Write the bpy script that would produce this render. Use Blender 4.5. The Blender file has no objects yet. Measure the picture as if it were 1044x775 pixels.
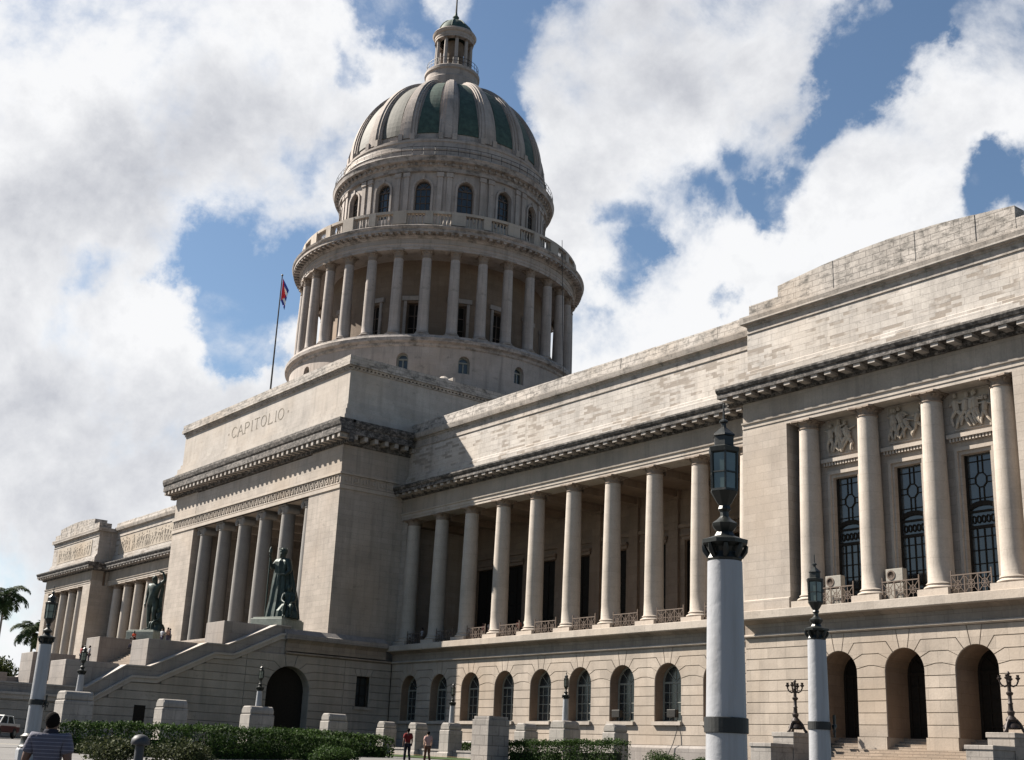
import bpy, bmesh, math, random
from mathutils import Vector, Matrix, noise
R = math.radians
PI = math.pi
random.seed(7)
SC = bpy.context.scene
COL = SC.collection

# ------------------------------------------------------------------ camera
YAW, PITCH, ROLL = 52.686, 17.176, 2.533
def view_axes():
    y, p, q = R(YAW), R(PITCH), R(ROLL)
    fw = Vector((-math.sin(y)*math.cos(p), math.cos(y)*math.cos(p), math.sin(p)))
    r = Vector((math.cos(y), math.sin(y), 0)); u = r.cross(fw)
    return fw, r*math.cos(q)+u*math.sin(q), -r*math.sin(q)+u*math.cos(q)
FW, RT, UP = view_axes()
cam_d = bpy.data.cameras.new("camera"); cam = bpy.data.objects.new("camera", cam_d); COL.objects.link(cam)
cam_d.sensor_width = 36; cam_d.lens = 1261.85/1044*36; cam_d.clip_start = .1; cam_d.clip_end = 6000
M = Matrix((RT, UP, -FW)).transposed().to_4x4(); M.translation = Vector((0, 0, 1.6)); cam.matrix_world = M
SC.camera = cam

# ------------------------------------------------------------------ light
SUN_TO = Vector((-1.74, -1.0, 1.80)).normalized()
sun_el = math.asin(SUN_TO.z); sun_az = math.atan2(SUN_TO.x, SUN_TO.y)
sd = bpy.data.lights.new("sun", 'SUN'); sd.energy = 5.0; sd.angle = R(.53); sd.color = (1, .925, .82)
so = bpy.data.objects.new("sun", sd); COL.objects.link(so)
so.rotation_euler = SUN_TO.to_track_quat('Z', 'Y').to_euler()
SC.view_settings.view_transform = 'Standard'; SC.view_settings.look = 'None'
SC.view_settings.exposure = 1.6; SC.view_settings.gamma = 1; SC.view_settings.use_curve_mapping = False

def sky_world():
    w = bpy.data.worlds.new("World"); SC.world = w; w.use_nodes = True
    nt = w.node_tree; nt.nodes.clear(); N = nt.nodes; L = nt.links
    def n(t, **k):
        x = N.new(t)
        for a, b in k.items(): setattr(x, a, b)
        return x
    def mth(op, a, b=None, c=None, clamp=False):
        x = n('ShaderNodeMath', operation=op); x.use_clamp = clamp
        for i, v in enumerate((a, b, c)):
            if v is None: continue
            if isinstance(v, (int, float)): x.inputs[i].default_value = v
            else: L.new(v, x.inputs[i])
        return x.outputs[0]
    tc = n('ShaderNodeTexCoord'); d = tc.outputs['Generated']
    def cdir(px, py):
        v = FW*1261.85 + RT*(px-522) + UP*(387.5-py); return v.normalized()
    wn = n('ShaderNodeTexNoise'); L.new(d, wn.inputs['Vector']); wn.inputs['Scale'].default_value = 9; wn.inputs['Detail'].default_value = 9; wn.inputs['Roughness'].default_value = .62
    ws = n('ShaderNodeVectorMath', operation='SUBTRACT'); L.new(wn.outputs['Color'], ws.inputs[0]); ws.inputs[1].default_value = (.5, .5, .5)
    wm = n('ShaderNodeVectorMath', operation='SCALE'); L.new(ws.outputs[0], wm.inputs[0]); wm.inputs['Scale'].default_value = .16
    wa = n('ShaderNodeVectorMath', operation='ADD'); L.new(d, wa.inputs[0]); L.new(wm.outputs[0], wa.inputs[1])
    wz = n('ShaderNodeVectorMath', operation='NORMALIZE'); L.new(wa.outputs[0], wz.inputs[0]); dwarp = wz.outputs[0]
    def blob(px, py, r, amp):
        dp = n('ShaderNodeVectorMath', operation='DOT_PRODUCT'); L.new(dwarp, dp.inputs[0]); dp.inputs[1].default_value = cdir(px, py)
        k = 2*(1261.85/r)**2
        e = mth('EXPONENT', mth('MULTIPLY_ADD', dp.outputs['Value'], k*.5, -k*.5))
        return mth('MULTIPLY', e, amp)
    def field(lst):
        acc = None
        for b in lst:
            v = blob(*b); acc = v if acc is None else mth('ADD', acc, v)
        return acc
    holes = [(x, y, r*(.86 if x < 560 else .62), a*(1 if x < 560 else .92)) for x, y, r, a in [(392, 0, 34, .95), (425, -8, 30, .8), (360, 80, 17, .55), (350, 55, 14, .4), (488, 30, 34, .9), (505, 88, 34, 1.0), (530, 120, 24, .8), (535, 10, 22, .6), (440, 100, 14, .3),
             (228, 285, 38, .85), (265, 262, 34, .8), (300, 255, 34, .7), (322, 165, 22, .5), (215, 330, 26, .7), (258, 340, 30, .7), (192, 262, 24, .6), (240, 372, 28, .9), (262, 385, 20, .7), (175, 278, 20, .5), (225, 300, 26, .5), (88, 272, 18, .45),
             (940, 8, 34, .95), (915, 22, 30, .8), (950, 38, 18, .7), (878, 60, 30, .95), (862, 95, 30, 1.0), (838, 120, 26, .9), (810, 160, 24, .8), (795, 190, 22, .8), (770, 200, 18, .5), (745, 165, 26, .7), (765, 210, 22, .7), (690, 200, 24, .6), (720, 215, 22, .7), (640, 190, 18, .35), (640, 232, 26, .7), (608, 222, 24, .6), (652, 262, 22, .8), (625, 278, 22, .6), (1010, 172, 36, .95), (985, 200, 26, .8), (1040, 180, 36, .9), (990, 160, 22, .6), (1044, 214, 26, .5), (742, 318, 24, .9), (600, 330, 16, .4), (640, 300, 16, .3)]]
    grey = [(150, 165, 95, .55), (70, 150, 60, .3), (230, 130, 60, .35), (60, 230, 60, .25), (30, 400, 60, .35), (120, 400, 40, .2), (50, 520, 60, .35), (700, 70, 110, .4), (640, 30, 60, .25), (820, 60, 40, .25), (140, 470, 60, .35), (1000, 100, 60, .15)]
    bright = [(40, 60, 90, .5), (120, 30, 60, .4), (210, 235, 30, .4), (170, 310, 60, .5), (320, 300, 30, .5), (440, 60, 50, .3), (720, 260, 70, .3), (860, 190, 60, .3), (980, 60, 50, .2)]
    mp = n('ShaderNodeMapping'); L.new(d, mp.inputs[0]); mp.inputs['Location'].default_value = (.31, .17, .45)
    def noi(sc, det, rough, dist, off=0, ls=2.1):
        x = n('ShaderNodeTexNoise', noise_dimensions='4D'); L.new(mp.outputs[0], x.inputs['Vector']); x.inputs['W'].default_value = off
        x.inputs['Scale'].default_value = sc; x.inputs['Detail'].default_value = det; x.inputs['Roughness'].default_value = rough; x.inputs['Distortion'].default_value = dist
        x.inputs['Lacunarity'].default_value = ls
        return x.outputs['Fac']
    nf = noi(7.5, 10, .57, .25, 1.3); nb = noi(3.2, 6, .55, .2, 4.1); ng = noi(9, 8, .6, .3, 9.4); nl = noi(20, 6, .62, .1, 2.2)
    hf = mth('MINIMUM', mth('MULTIPLY', field(holes), .95), 1.05)
    f = mth('SUBTRACT', 1.0, hf)                       # 1 cloud .. 0 open sky
    # cloud kept to the sky in view; the unseen rest cleared to cut fill light
    dv = n('ShaderNodeVectorMath', operation='DOT_PRODUCT'); L.new(d, dv.inputs[0]); dv.inputs[1].default_value = cdir(522, 330)
    away = n('ShaderNodeMapRange', interpolation_type='SMOOTHSTEP'); L.new(dv.outputs['Value'], away.inputs['Value'])
    away.inputs['From Min'].default_value = .88; away.inputs['From Max'].default_value = .55; away.inputs['To Min'].default_value = 0; away.inputs['To Max'].default_value = 1.7
    f = mth('SUBTRACT', f, away.outputs['Result'])
    dens = mth('ADD', f, mth('MULTIPLY', mth('SUBTRACT', nf, .5), 3.4))
    dens = mth('ADD', dens, mth('MULTIPLY', mth('SUBTRACT', nb, .5), 1.0))
    dens = mth('ADD', dens, mth('MULTIPLY', mth('SUBTRACT', nl, .5), .9))
    mr = n('ShaderNodeMapRange', interpolation_type='SMOOTHSTEP'); L.new(dens, mr.inputs['Value'])
    mr.inputs['From Min'].default_value = .0; mr.inputs['From Max'].default_value = .95
    cover = mr.outputs['Result']
    shade = mth('MULTIPLY', mth('SUBTRACT', field(grey), field(bright)), .62)
    shade = mth('ADD', shade, mth('MULTIPLY', mth('SUBTRACT', ng, .5), 1.7))
    shade = mth('ADD', shade, mth('MULTIPLY', mth('SUBTRACT', nl, .5), .7))
    shade = mth('ADD', shade, .06)
    thick = mth('MULTIPLY', mth('SUBTRACT', dens, .9), .25)
    shade = mth('ADD', shade, thick, clamp=True)
    mixc = n('ShaderNodeMix', data_type='RGBA'); L.new(shade, mixc.inputs[0])
    mixc.inputs[6].default_value = (.92, .925, .94, 1); mixc.inputs[7].default_value = (.42, .44, .50, 1)
    sky = n('ShaderNodeTexSky', sky_type='NISHITA'); sky.sun_disc = False; sky.sun_elevation = sun_el; sky.sun_rotation = sun_az; sky.air_density = 1.0; sky.dust_density = .5; sky.ozone_density = 2.0
    skc = n('ShaderNodeMix', data_type='RGBA', blend_type='MULTIPLY'); skc.inputs[0].default_value = 1; L.new(sky.outputs[0], skc.inputs[6]); skc.inputs[7].default_value = (SKY_T[0], SKY_T[1], SKY_T[2], 1)
    cl = n('ShaderNodeMix', data_type='RGBA', blend_type='MULTIPLY'); cl.inputs[0].default_value = 1; L.new(mixc.outputs[2], cl.inputs[6]); cl.inputs[7].default_value = (CLOUD,)*3+(1,)
    mx = n('ShaderNodeMix', data_type='RGBA'); L.new(cover, mx.inputs[0]); L.new(skc.outputs[2], mx.inputs[6]); L.new(cl.outputs[2], mx.inputs[7])
    bg = n('ShaderNodeBackground'); bg.inputs['Strength'].default_value = SKY_S; L.new(mx.outputs[2], bg.inputs[0])
    out = n('ShaderNodeOutputWorld'); L.new(bg.outputs[0], out.inputs[0])
SKY_S = .05
SKY_T = (.76, .79, .78)
CLOUD = 6.8
sky_world()

# ------------------------------------------------------------------ materials
def new_mat(name):
    m = bpy.data.materials.new(name); m.use_nodes = True
    nt = m.node_tree; b = nt.nodes['Principled BSDF']; return m, nt, b
def nd(nt, t, ins=None, **k):
    x = nt.nodes.new(t)
    for a, v in k.items(): setattr(x, a, v)
    for a, v in (ins or {}).items():
        if hasattr(v, 'links') or isinstance(v, bpy.types.NodeSocket): nt.links.new(v, x.inputs[a])
        else: x.inputs[a].default_value = v
    return x
def c4(c): return (c[0], c[1], c[2], 1)
def wallcoord(nt, zoff=0.0):
    """(run along the wall, height) whatever way a wall faces"""
    g = nd(nt, 'ShaderNodeNewGeometry'); tc = nd(nt, 'ShaderNodeTexCoord')
    s = nd(nt, 'ShaderNodeSeparateXYZ', {0: g.outputs['True Normal']}); p = nd(nt, 'ShaderNodeSeparateXYZ', {0: tc.outputs['Object']})
    ax = nd(nt, 'ShaderNodeMath', {0: s.outputs[0]}, operation='ABSOLUTE'); ay = nd(nt, 'ShaderNodeMath', {0: s.outputs[1]}, operation='ABSOLUTE')
    gt = nd(nt, 'ShaderNodeMath', {0: ax.outputs[0], 1: ay.outputs[0]}, operation='GREATER_THAN')
    mx = nd(nt, 'ShaderNodeMix', {0: gt.outputs[0], 2: p.outputs[0], 3: p.outputs[1]})
    zz = nd(nt, 'ShaderNodeMath', {0: p.outputs[2], 1: zoff}, operation='ADD')
    return nd(nt, 'ShaderNodeCombineXYZ', {0: mx.outputs[0], 1: zz.outputs[0]}).outputs[0], tc.outputs['Object'], s.outputs[2]
def stone(name, col, bw=1.2, rh=.62, zoff=0.0, var=.12, mortar=.012, mcol=.6, stain=.35, stain_col=(.05, .047, .042), ss=.9, streak=.3, chips=0.0, bump=.25, rough=.85, grime=.25):
    col = (col[0]*.715, col[1]*.70, col[2]*.735)
    m, nt, b = new_mat(name)
    v, ob, nz = wallcoord(nt, zoff)
    c1 = tuple(x*(1+var) for x in col); c2 = tuple(x*(1-var) for x in col)
    br = nd(nt, 'ShaderNodeTexBrick', {'Vector': v, 'Color1': c4(c1), 'Color2': c4(c2), 'Mortar': c4(tuple(x*mcol for x in col)), 'Scale': 1.0, 'Mortar Size': mortar, 'Mortar Smooth': .3, 'Bias': 0, 'Brick Width': bw, 'Row Height': rh}, offset=.5)
    n1 = nd(nt, 'ShaderNodeTexNoise', {'Vector': ob, 'Scale': .35, 'Detail': 6, 'Roughness': .65})
    r1 = nd(nt, 'ShaderNodeMapRange', {0: n1.outputs[0], 1: .3, 2: .7, 3: 1-grime, 4: 1+grime*.5})
    n2 = nd(nt, 'ShaderNodeTexNoise', {'Vector': ob, 'Scale': 9, 'Detail': 5, 'Roughness': .7})
    r2 = nd(nt, 'ShaderNodeMapRange', {0: n2.outputs[0], 1: .25, 2: .75, 3: .86, 4: 1.1})
    mu = nd(nt, 'ShaderNodeMath', {0: r1.outputs[0], 1: r2.outputs[0]}, operation='MULTIPLY')
    cm = nd(nt, 'ShaderNodeVectorMath', {0: br.outputs[0], 'Scale': mu.outputs[0]}, operation='SCALE')
    cur = cm.outputs[0]
    # yellow-brown water tint in broad patches
    n5 = nd(nt, 'ShaderNodeTexNoise', {'Vector': ob, 'Scale': .16, 'Detail': 3})
    r5 = nd(nt, 'ShaderNodeMapRange', {0: n5.outputs[0], 1: .45, 2: .7, 3: 0, 4: .45})
    t5 = nd(nt, 'ShaderNodeMix', {0: r5.outputs[0], 6: cur, 7: c4((col[0]*.97, col[1]*.87, col[2]*.75))}, data_type='RGBA'); cur = t5.outputs[2]
    if streak:
        mp = nd(nt, 'ShaderNodeMapping', {0: ob}); mp.inputs['Scale'].default_value = (1.6, 1.6, .12)
        n3 = nd(nt, 'ShaderNodeTexNoise', {'Vector': mp.outputs[0], 'Scale': 1.0, 'Detail': 5, 'Roughness': .6})
        r3 = nd(nt, 'ShaderNodeMapRange', {0: n3.outputs[0], 1: .5, 2: .78, 3: 0, 4: streak})
        x = nd(nt, 'ShaderNodeMix', {0: r3.outputs[0], 6: cur, 7: c4(tuple(q*.35 for q in col))}, data_type='RGBA'); cur = x.outputs[2]
    if stain:
        mp = nd(nt, 'ShaderNodeMapping', {0: ob}); mp.inputs['Scale'].default_value = (1, 1, 1.8)
        n4 = nd(nt, 'ShaderNodeTexNoise', {'Vector': mp.outputs[0], 'Scale': ss, 'Detail': 8, 'Roughness': .72})
        r4 = nd(nt, 'ShaderNodeMapRange', {0: n4.outputs[0], 1: .66-.28*stain, 2: .80-.22*stain, 3: 0, 4: min(1, .45+stain*.6)})
        x = nd(nt, 'ShaderNodeMix', {0: r4.outputs[0], 6: cur, 7: c4(stain_col)}, data_type='RGBA'); cur = x.outputs[2]
    h = nd(nt, 'ShaderNodeMath', {0: n2.outputs[0], 1: br.outputs['Fac']}, operation='SUBTRACT')
    hh = h.outputs[0]
    if chips:
        # blocks of facing stone that have come away, in courses
        b2 = nd(nt, 'ShaderNodeTexBrick', {'Vector': v, 'Color1': (0, 0, 0, 1), 'Color2': (1, 1, 1, 1), 'Mortar': (0, 0, 0, 1), 'Scale': 1.0, 'Mortar Size': .001, 'Bias': 0, 'Brick Width': bw*.95, 'Row Height': rh*.5}, offset=.37)
        sw = nd(nt, 'ShaderNodeTexNoise', {'Vector': v, 'Scale': .33, 'Detail': 3})
        th = nd(nt, 'ShaderNodeMath', {0: sw.outputs[0], 1: b2.outputs[0]}, operation='MULTIPLY')
        sel = nd(nt, 'ShaderNodeMapRange', {0: th.outputs[0], 1: .48-chips*.25, 2: .55-chips*.25, 3: 0, 4: .85})
        rag = nd(nt, 'ShaderNodeTexNoise', {'Vector': ob, 'Scale': 1.4, 'Detail': 5})
        rg = nd(nt, 'ShaderNodeMapRange', {0: rag.outputs[0], 1: .30, 2: .46, 3: 0, 4: 1})
        fs = nd(nt, 'ShaderNodeMath', {0: sel.outputs[0], 1: rg.outputs[0]}, operation='MULTIPLY')
        x = nd(nt, 'ShaderNodeMix', {0: fs.outputs[0], 6: cur, 7: c4((col[0]*.52, col[1]*.48, col[2]*.44))}, data_type='RGBA'); cur = x.outputs[2]
        hh = nd(nt, 'ShaderNodeMath', {0: hh, 1: nd(nt, 'ShaderNodeMath', {0: sel.outputs[0], 1: -1.6}, operation='MULTIPLY').outputs[0]}, operation='ADD').outputs[0]
    nt.links.new(cur, b.inputs['Base Color'])
    bp = nd(nt, 'ShaderNodeBump', {'Height': hh, 'Strength': bump, 'Distance': .04}); nt.links.new(bp.outputs[0], b.inputs['Normal'])
    b.inputs['Roughness'].default_value = rough; b.inputs['Specular IOR Level'].default_value = .25
    return m
def plain(name, col, rough=.6, metal=0, var=.15, scale=6, bump=.1, spec=.4, col2=None, detail=5):
    m, nt, b = new_mat(name)
    tc = nd(nt, 'ShaderNodeTexCoord')
    n1 = nd(nt, 'ShaderNodeTexNoise', {'Vector': tc.outputs['Object'], 'Scale': scale, 'Detail': detail, 'Roughness': .65})
    r1 = nd(nt, 'ShaderNodeMapRange', {0: n1.outputs[0], 1: .3, 2: .7})
    a = col2 or tuple(x*(1-var) for x in col); c = col if col2 else tuple(x*(1+var) for x in col)
    mx = nd(nt, 'ShaderNodeMix', {0: r1.outputs[0], 6: c4(a), 7: c4(c)}, data_type='RGBA')
    nt.links.new(mx.outputs[2], b.inputs['Base Color'])
    if bump:
        bp = nd(nt, 'ShaderNodeBump', {'Height': n1.outputs[0], 'Strength': bump, 'Distance': .05}); nt.links.new(bp.outputs[0], b.inputs['Normal'])
    b.inputs['Roughness'].default_value = rough; b.inputs['Metallic'].default_value = metal; b.inputs['Specular IOR Level'].default_value = spec
    return m
LIME = (.43, .385, .32)
S_RUST = stone('rusticated_limestone', (.43, .375, .30), bw=1.35, rh=.625, zoff=-3.75, var=.10, mortar=.011, mcol=.66, stain=.12, streak=.35)
S_WALL = stone('ashlar_limestone', LIME, bw=1.3, rh=.5, var=.075, mortar=.011, mcol=.66, stain=.05, streak=.25)
S_SIDE = stone('ashlar_weathered', (.41, .37, .31), bw=1.3, rh=.5, var=.06, mortar=.011, mcol=.66, stain=.2, streak=.5)
S_ATTIC = stone('attic_limestone_spalled', (.52, .49, .43), bw=1.1, rh=.42, var=.07, mortar=.012, mcol=.62, stain=.2, ss=1.6, streak=.5, chips=.5, bump=.4)
S_ATT2 = stone('attic_limestone', (.45, .42, .365), bw=1.4, rh=.5, var=.05, mortar=.008, mcol=.75, stain=.3, streak=.4, chips=.25, bump=.4)
S_ATT3 = stone('inscribed_attic_limestone', (.45, .42, .365), bw=1.4, rh=.5, var=.05, mortar=.008, mcol=.8, stain=.22, streak=.4)
S_PAR = stone('parapet_limestone', (.47, .44, .385), bw=1.0, rh=.4, var=.1, mortar=.02, mcol=.5, stain=.68, ss=1.3, streak=.55, bump=.6)
S_CORN = stone('blackened_cornice', (.30, .28, .25), bw=.8, rh=.3, var=.1, mortar=.015, mcol=.5, stain=1.12, ss=2.2, stain_col=(.035, .032, .03), streak=.75, bump=.4)
S_TRIM = stone('trim_limestone', (.46, .415, .345), bw=2.2, rh=3, var=.05, mortar=.008, mcol=.7, stain=.22, streak=.35)
S_BAND = stone('podium_band', (.31, .265, .21), bw=1.1, rh=2, var=.1, mortar=.012, mcol=.6, stain=.15, streak=.5)
S_MUT = stone('mutule_stone', (.42, .39, .34), bw=9, rh=9, var=.03, mortar=.001, stain=.55, ss=1.5, streak=.4)
S_MOULD = stone('weathered_attic_moulding', (.42, .385, .33), bw=1.0, rh=3, var=.08, mortar=.012, mcol=.5, stain=.5, ss=1.4, streak=.7)
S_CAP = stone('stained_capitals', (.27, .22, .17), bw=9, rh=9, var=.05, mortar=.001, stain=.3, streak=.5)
S_COL = stone('column_drums', (.47, .425, .355), bw=50, rh=1.05, var=.03, mortar=.008, mcol=.75, stain=.03, streak=.25)
S_GRAN = stone('granite_columns', (.24, .235, .215), bw=50, rh=3.6, var=.03, mortar=.01, mcol=.7, stain=.02, streak=.2)
S_GREY = stone('stair_granite', (.30, .28, .25), bw=2.0, rh=.9, var=.08, mortar=.014, mcol=.55, stain=.25, streak=.45)
S_STEP = stone('step_stone', (.36, .30, .23), bw=.9, rh=.16, var=.14, mortar=.02, mcol=.5, stain=.1, streak=.2)
S_DOME = stone('dome_limestone', (.41, .37, .325), bw=1.3, rh=.6, var=.05, mortar=.008, mcol=.75, stain=.28, streak=.7)
S_DCOR = stone('dome_cornice', (.40, .365, .325), bw=1.0, rh=.4, var=.08, mortar=.012, mcol=.6, stain=.65, streak=.5)
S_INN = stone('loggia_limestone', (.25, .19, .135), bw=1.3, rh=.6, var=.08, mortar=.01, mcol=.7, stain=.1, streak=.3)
S_PIER = stone('pier_stone', (.36, .34, .30), bw=.9, rh=.55, var=.08, mortar=.014, mcol=.55, stain=.4, streak=.5)
M_DARK = plain('dark_joint', (.10, .08, .06), .9)
M_DOOR = plain('bronze_door', (.016, .014, .012), .9, 0, .2, 6, .1, .08)
M_GLASS = plain('window_glass', (.02, .024, .026), .2, 0, .3, 1.5, 0, .6)
M_GLASS2 = plain('tall_window_glass', (.028, .032, .033), .15, 0, .35, .8, 0, .7)
M_FRAME = plain('grey_window_frame', (.17, .17, .15), .6)
M_IRON = plain('dark_iron', (.020, .018, .016), .5, .4)
M_RAIL = plain('rusty_iron_rail', (.09, .065, .05), .7, .2)
M_GREENIRON = plain('lantern_iron', (.006, .008, .0075), .45, .1, .3, 8, .1)
M_LGLASS = plain('lantern_glass', (.045, .06, .055), .12, 0, .4, 3, 0, .7)
M_WHITE = plain('white_pole_paint', (.36, .37, .40), .45, 0, .06, 3, .08)
def pole_paint():
    m, nt, b = new_mat('white_pole_paint'); tc = nd(nt, 'ShaderNodeTexCoord'); ob = tc.outputs['Object']
    mp = nd(nt, 'ShaderNodeMapping', {0: ob}); mp.inputs['Scale'].default_value = (9, 9, .7)
    a = nd(nt, 'ShaderNodeTexNoise', {'Vector': mp.outputs[0], 'Scale': 1, 'Detail': 6, 'Roughness': .65}); r = nd(nt, 'ShaderNodeMapRange', {0: a.outputs[0], 1: .48, 2: .75, 3: 0, 4: .5})
    c = nd(nt, 'ShaderNodeTexNoise', {'Vector': ob, 'Scale': 22, 'Detail': 7, 'Roughness': .7}); rc = nd(nt, 'ShaderNodeMapRange', {0: c.outputs[0], 1: .66, 2: .70, 3: 0, 4: .8})
    x = nd(nt, 'ShaderNodeMix', {0: r.outputs[0], 6: (.235, .24, .255, 1), 7: (.15, .145, .14, 1)}, data_type='RGBA'); y = nd(nt, 'ShaderNodeMix', {0: rc.outputs[0], 6: x.outputs[2], 7: (.10, .09, .08, 1)}, data_type='RGBA')
    nt.links.new(y.outputs[2], b.inputs['Base Color']); b.inputs['Roughness'].default_value = .55; b.inputs['Specular IOR Level'].default_value = .3
    w = nd(nt, 'ShaderNodeTexNoise', {'Vector': ob, 'Scale': 6, 'Detail': 6, 'Roughness': .6}); bp = nd(nt, 'ShaderNodeBump', {'Height': w.outputs[0], 'Strength': .35, 'Distance': .03}); nt.links.new(bp.outputs[0], b.inputs['Normal']); return m
M_WHITE = pole_paint()
M_BLACK = plain('black_band', (.005, .006, .006), .6)
M_BRONZE = plain('green_bronze', (.028, .047, .040), .55, .35, .3, 2.5, .3, col2=(.008, .014, .013))
M_PATINA = plain('green_patina', (.045, .078, .060), .7, .1, .3, 1.6, .3, col2=(.014, .026, .021))
M_LEAD = plain('grey_lead', (.085, .082, .07), .75, .0, .3, 1.4, .3, col2=(.035, .036, .03))
M_ACW = plain('ac_white', (.20, .185, .16), .5)
M_SKIN = plain('skin', (.085, .042, .028), .55, 0, .1, 12, .05)
M_SKIN2 = plain('skin_light', (.38, .24, .17), .55, 0, .1, 12, .05)
M_HAIR = plain('dark_hair', (.006, .005, .005), .95, 0, .3, 60, .3, .05)

# ------------------------------------------------------------------ mesh helpers
class MB:
    def __init__(s): s.v = []; s.f = []; s.mi = []
    def face(s, pts, mi=0):
        b = len(s.v); s.v += [tuple(p) for p in pts]; s.f.append(tuple(range(b, b+len(pts)))); s.mi.append(mi)
    def box(s, x0, x1, y0, y1, z0, z1, mi=0):
        b = len(s.v)
        s.v += [(x0,y0,z0),(x1,y0,z0),(x1,y1,z0),(x0,y1,z0),(x0,y0,z1),(x1,y0,z1),(x1,y1,z1),(x0,y1,z1)]
        for q in ((0,3,2,1),(4,5,6,7),(0,1,5,4),(1,2,6,5),(2,3,7,6),(3,0,4,7)): s.f.append(tuple(b+i for i in q)); s.mi.append(mi)
    def prism(s, poly, a, b, axis='x', mi=0):
        """poly of (h,z) extruded along axis from a to b"""
        def P(h, z, t): return (t, h, z) if axis == 'x' else ((h, t, z) if axis == 'y' else (h, z, t))
        k = len(s.v); n = len(poly)
        s.v += [P(h, z, a) for h, z in poly] + [P(h, z, b) for h, z in poly]
        s.f.append(tuple(k+i for i in range(n))); s.mi.append(mi); s.f.append(tuple(k+n+i for i in reversed(range(n)))); s.mi.append(mi)
        for i in range(n):
            j = (i+1) % n; s.f.append((k+i, k+n+i, k+n+j, k+j)); s.mi.append(mi)
    def lathe(s, prof, c=(0,0,0), n=24, a0=0, a1=2*PI, cap=True, mi=0, ph=0):
        full = abs(a1-a0-2*PI) < 1e-6; k = len(s.v); m = n if full else n+1
        for (r, z) in prof:
            for i in range(m):
                a = a0+(a1-a0)*i/n+ph; s.v.append((c[0]+r*math.cos(a), c[1]+r*math.sin(a), c[2]+z))
        for j in range(len(prof)-1):
            for i in range(n):
                i2 = (i+1) % m if full else i+1
                s.f.append((k+j*m+i, k+j*m+i2, k+(j+1)*m+i2, k+(j+1)*m+i)); s.mi.append(mi)
        if cap and full:
            if prof[0][0] > 1e-4: s.f.append(tuple(k+i for i in reversed(range(m)))); s.mi.append(mi)
            if prof[-1][0] > 1e-4: s.f.append(tuple(k+(len(prof)-1)*m+i for i in range(m))); s.mi.append(mi)
    def tube(s, pts, r, n=8, mi=0):
        pts = [Vector(p) for p in pts]; k = len(s.v)
        for j, p in enumerate(pts):
            t = (pts[min(j+1, len(pts)-1)]-pts[max(j-1, 0)]).normalized()
            u = t.orthogonal().normalized() if j == 0 else (u - t*u.dot(t)).normalized()
            w = t.cross(u); rr = r[j] if isinstance(r, (list, tuple)) else r
            for i in range(n):
                a = 2*PI*i/n; s.v.append(tuple(p+(u*math.cos(a)+w*math.sin(a))*rr))
        for j in range(len(pts)-1):
            for i in range(n): s.f.append((k+j*n+i, k+j*n+(i+1)%n, k+(j+1)*n+(i+1)%n, k+(j+1)*n+i)); s.mi.append(mi)
        s.f.append(tuple(k+i for i in reversed(range(n)))); s.f.append(tuple(k+(len(pts)-1)*n+i for i in range(n))); s.mi += [mi, mi]
    def xf(s, M, start=0):
        for i in range(start, len(s.v)): s.v[i] = tuple(M @ Vector(s.v[i]))
    def build(s, name, mat, parent=None, smooth=None, loc=None, bevel=0, merge=False):
        me = bpy.data.meshes.new(name); me.from_pydata(s.v, [], s.f)
        for m in (mat if isinstance(mat, (list, tuple)) else [mat]): me.materials.append(m)
        me.polygons.foreach_set('material_index', s.mi)
        bm = bmesh.new(); bm.from_mesh(me)
        if merge: bmesh.ops.remove_doubles(bm, verts=bm.verts, dist=1e-4)
        bmesh.ops.recalc_face_normals(bm, faces=bm.faces)
        if bevel: bmesh.ops.bevel(bm, geom=bm.edges[:], offset=bevel, segments=1, affect='EDGES', profile=.5)
        bm.to_mesh(me); bm.free()
        if smooth is not None:
            me.polygons.foreach_set('use_smooth', [True]*len(me.polygons))
            me.set_sharp_from_angle(angle=R(smooth))
        return link(name, me, parent, loc)
def link(name, me, parent=None, loc=None):
    o = bpy.data.objects.new(name, me); COL.objects.link(o)
    if parent: o.parent = parent
    if loc: o.location = loc
    return o
def tag(o, label=None, cat=None, group=None, kind=None):
    if label: o['label'] = label
    if cat: o['category'] = cat
    if group: o['group'] = group
    if kind: o['kind'] = kind
    return o
def empty(name, loc=(0,0,0), rz=0, parent=None):
    o = bpy.data.objects.new(name, None); COL.objects.link(o); o.location = loc; o.rotation_euler = (0, 0, rz)
    o.empty_display_size = .3
    if parent: o.parent = parent
    return o
def kids(o): return [c for c in list(COL.objects) if c.parent == o]
def copy_tree(o, parent=None, loc=None, rz=None):
    c = o.copy(); COL.objects.link(c); c.parent = parent
    if loc is not None: c.location = loc
    if rz is not None: c.rotation_euler = (0, 0, rz)
    for ch in list(o.children): copy_tree(ch, c)
    return c
def skin(name, verts, edges, radii, mat, parent=None, sub=2, loc=None):
    """one continuous body grown round a skeleton"""
    me = bpy.data.meshes.new(name); me.from_pydata(verts, edges, [])
    o = bpy.data.objects.new(name, me); COL.objects.link(o)
    o.modifiers.new('s', 'SKIN').use_smooth_shade = True
    for i, sv in enumerate(me.skin_vertices[0].data):
        r = radii[i]; sv.radius = r if isinstance(r, tuple) else (r, r); sv.use_root = (i == 0)
    if sub: m = o.modifiers.new('u', 'SUBSURF'); m.levels = sub; m.render_levels = sub
    dg = bpy.context.evaluated_depsgraph_get(); dg.update()
    me2 = bpy.data.meshes.new_from_object(o.evaluated_get(dg)); bpy.data.objects.remove(o)
    me2.name = name; me2.materials.clear(); me2.materials.append(mat)
    for p in me2.polygons: p.use_smooth = True
    return link(name, me2, parent, loc)
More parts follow.
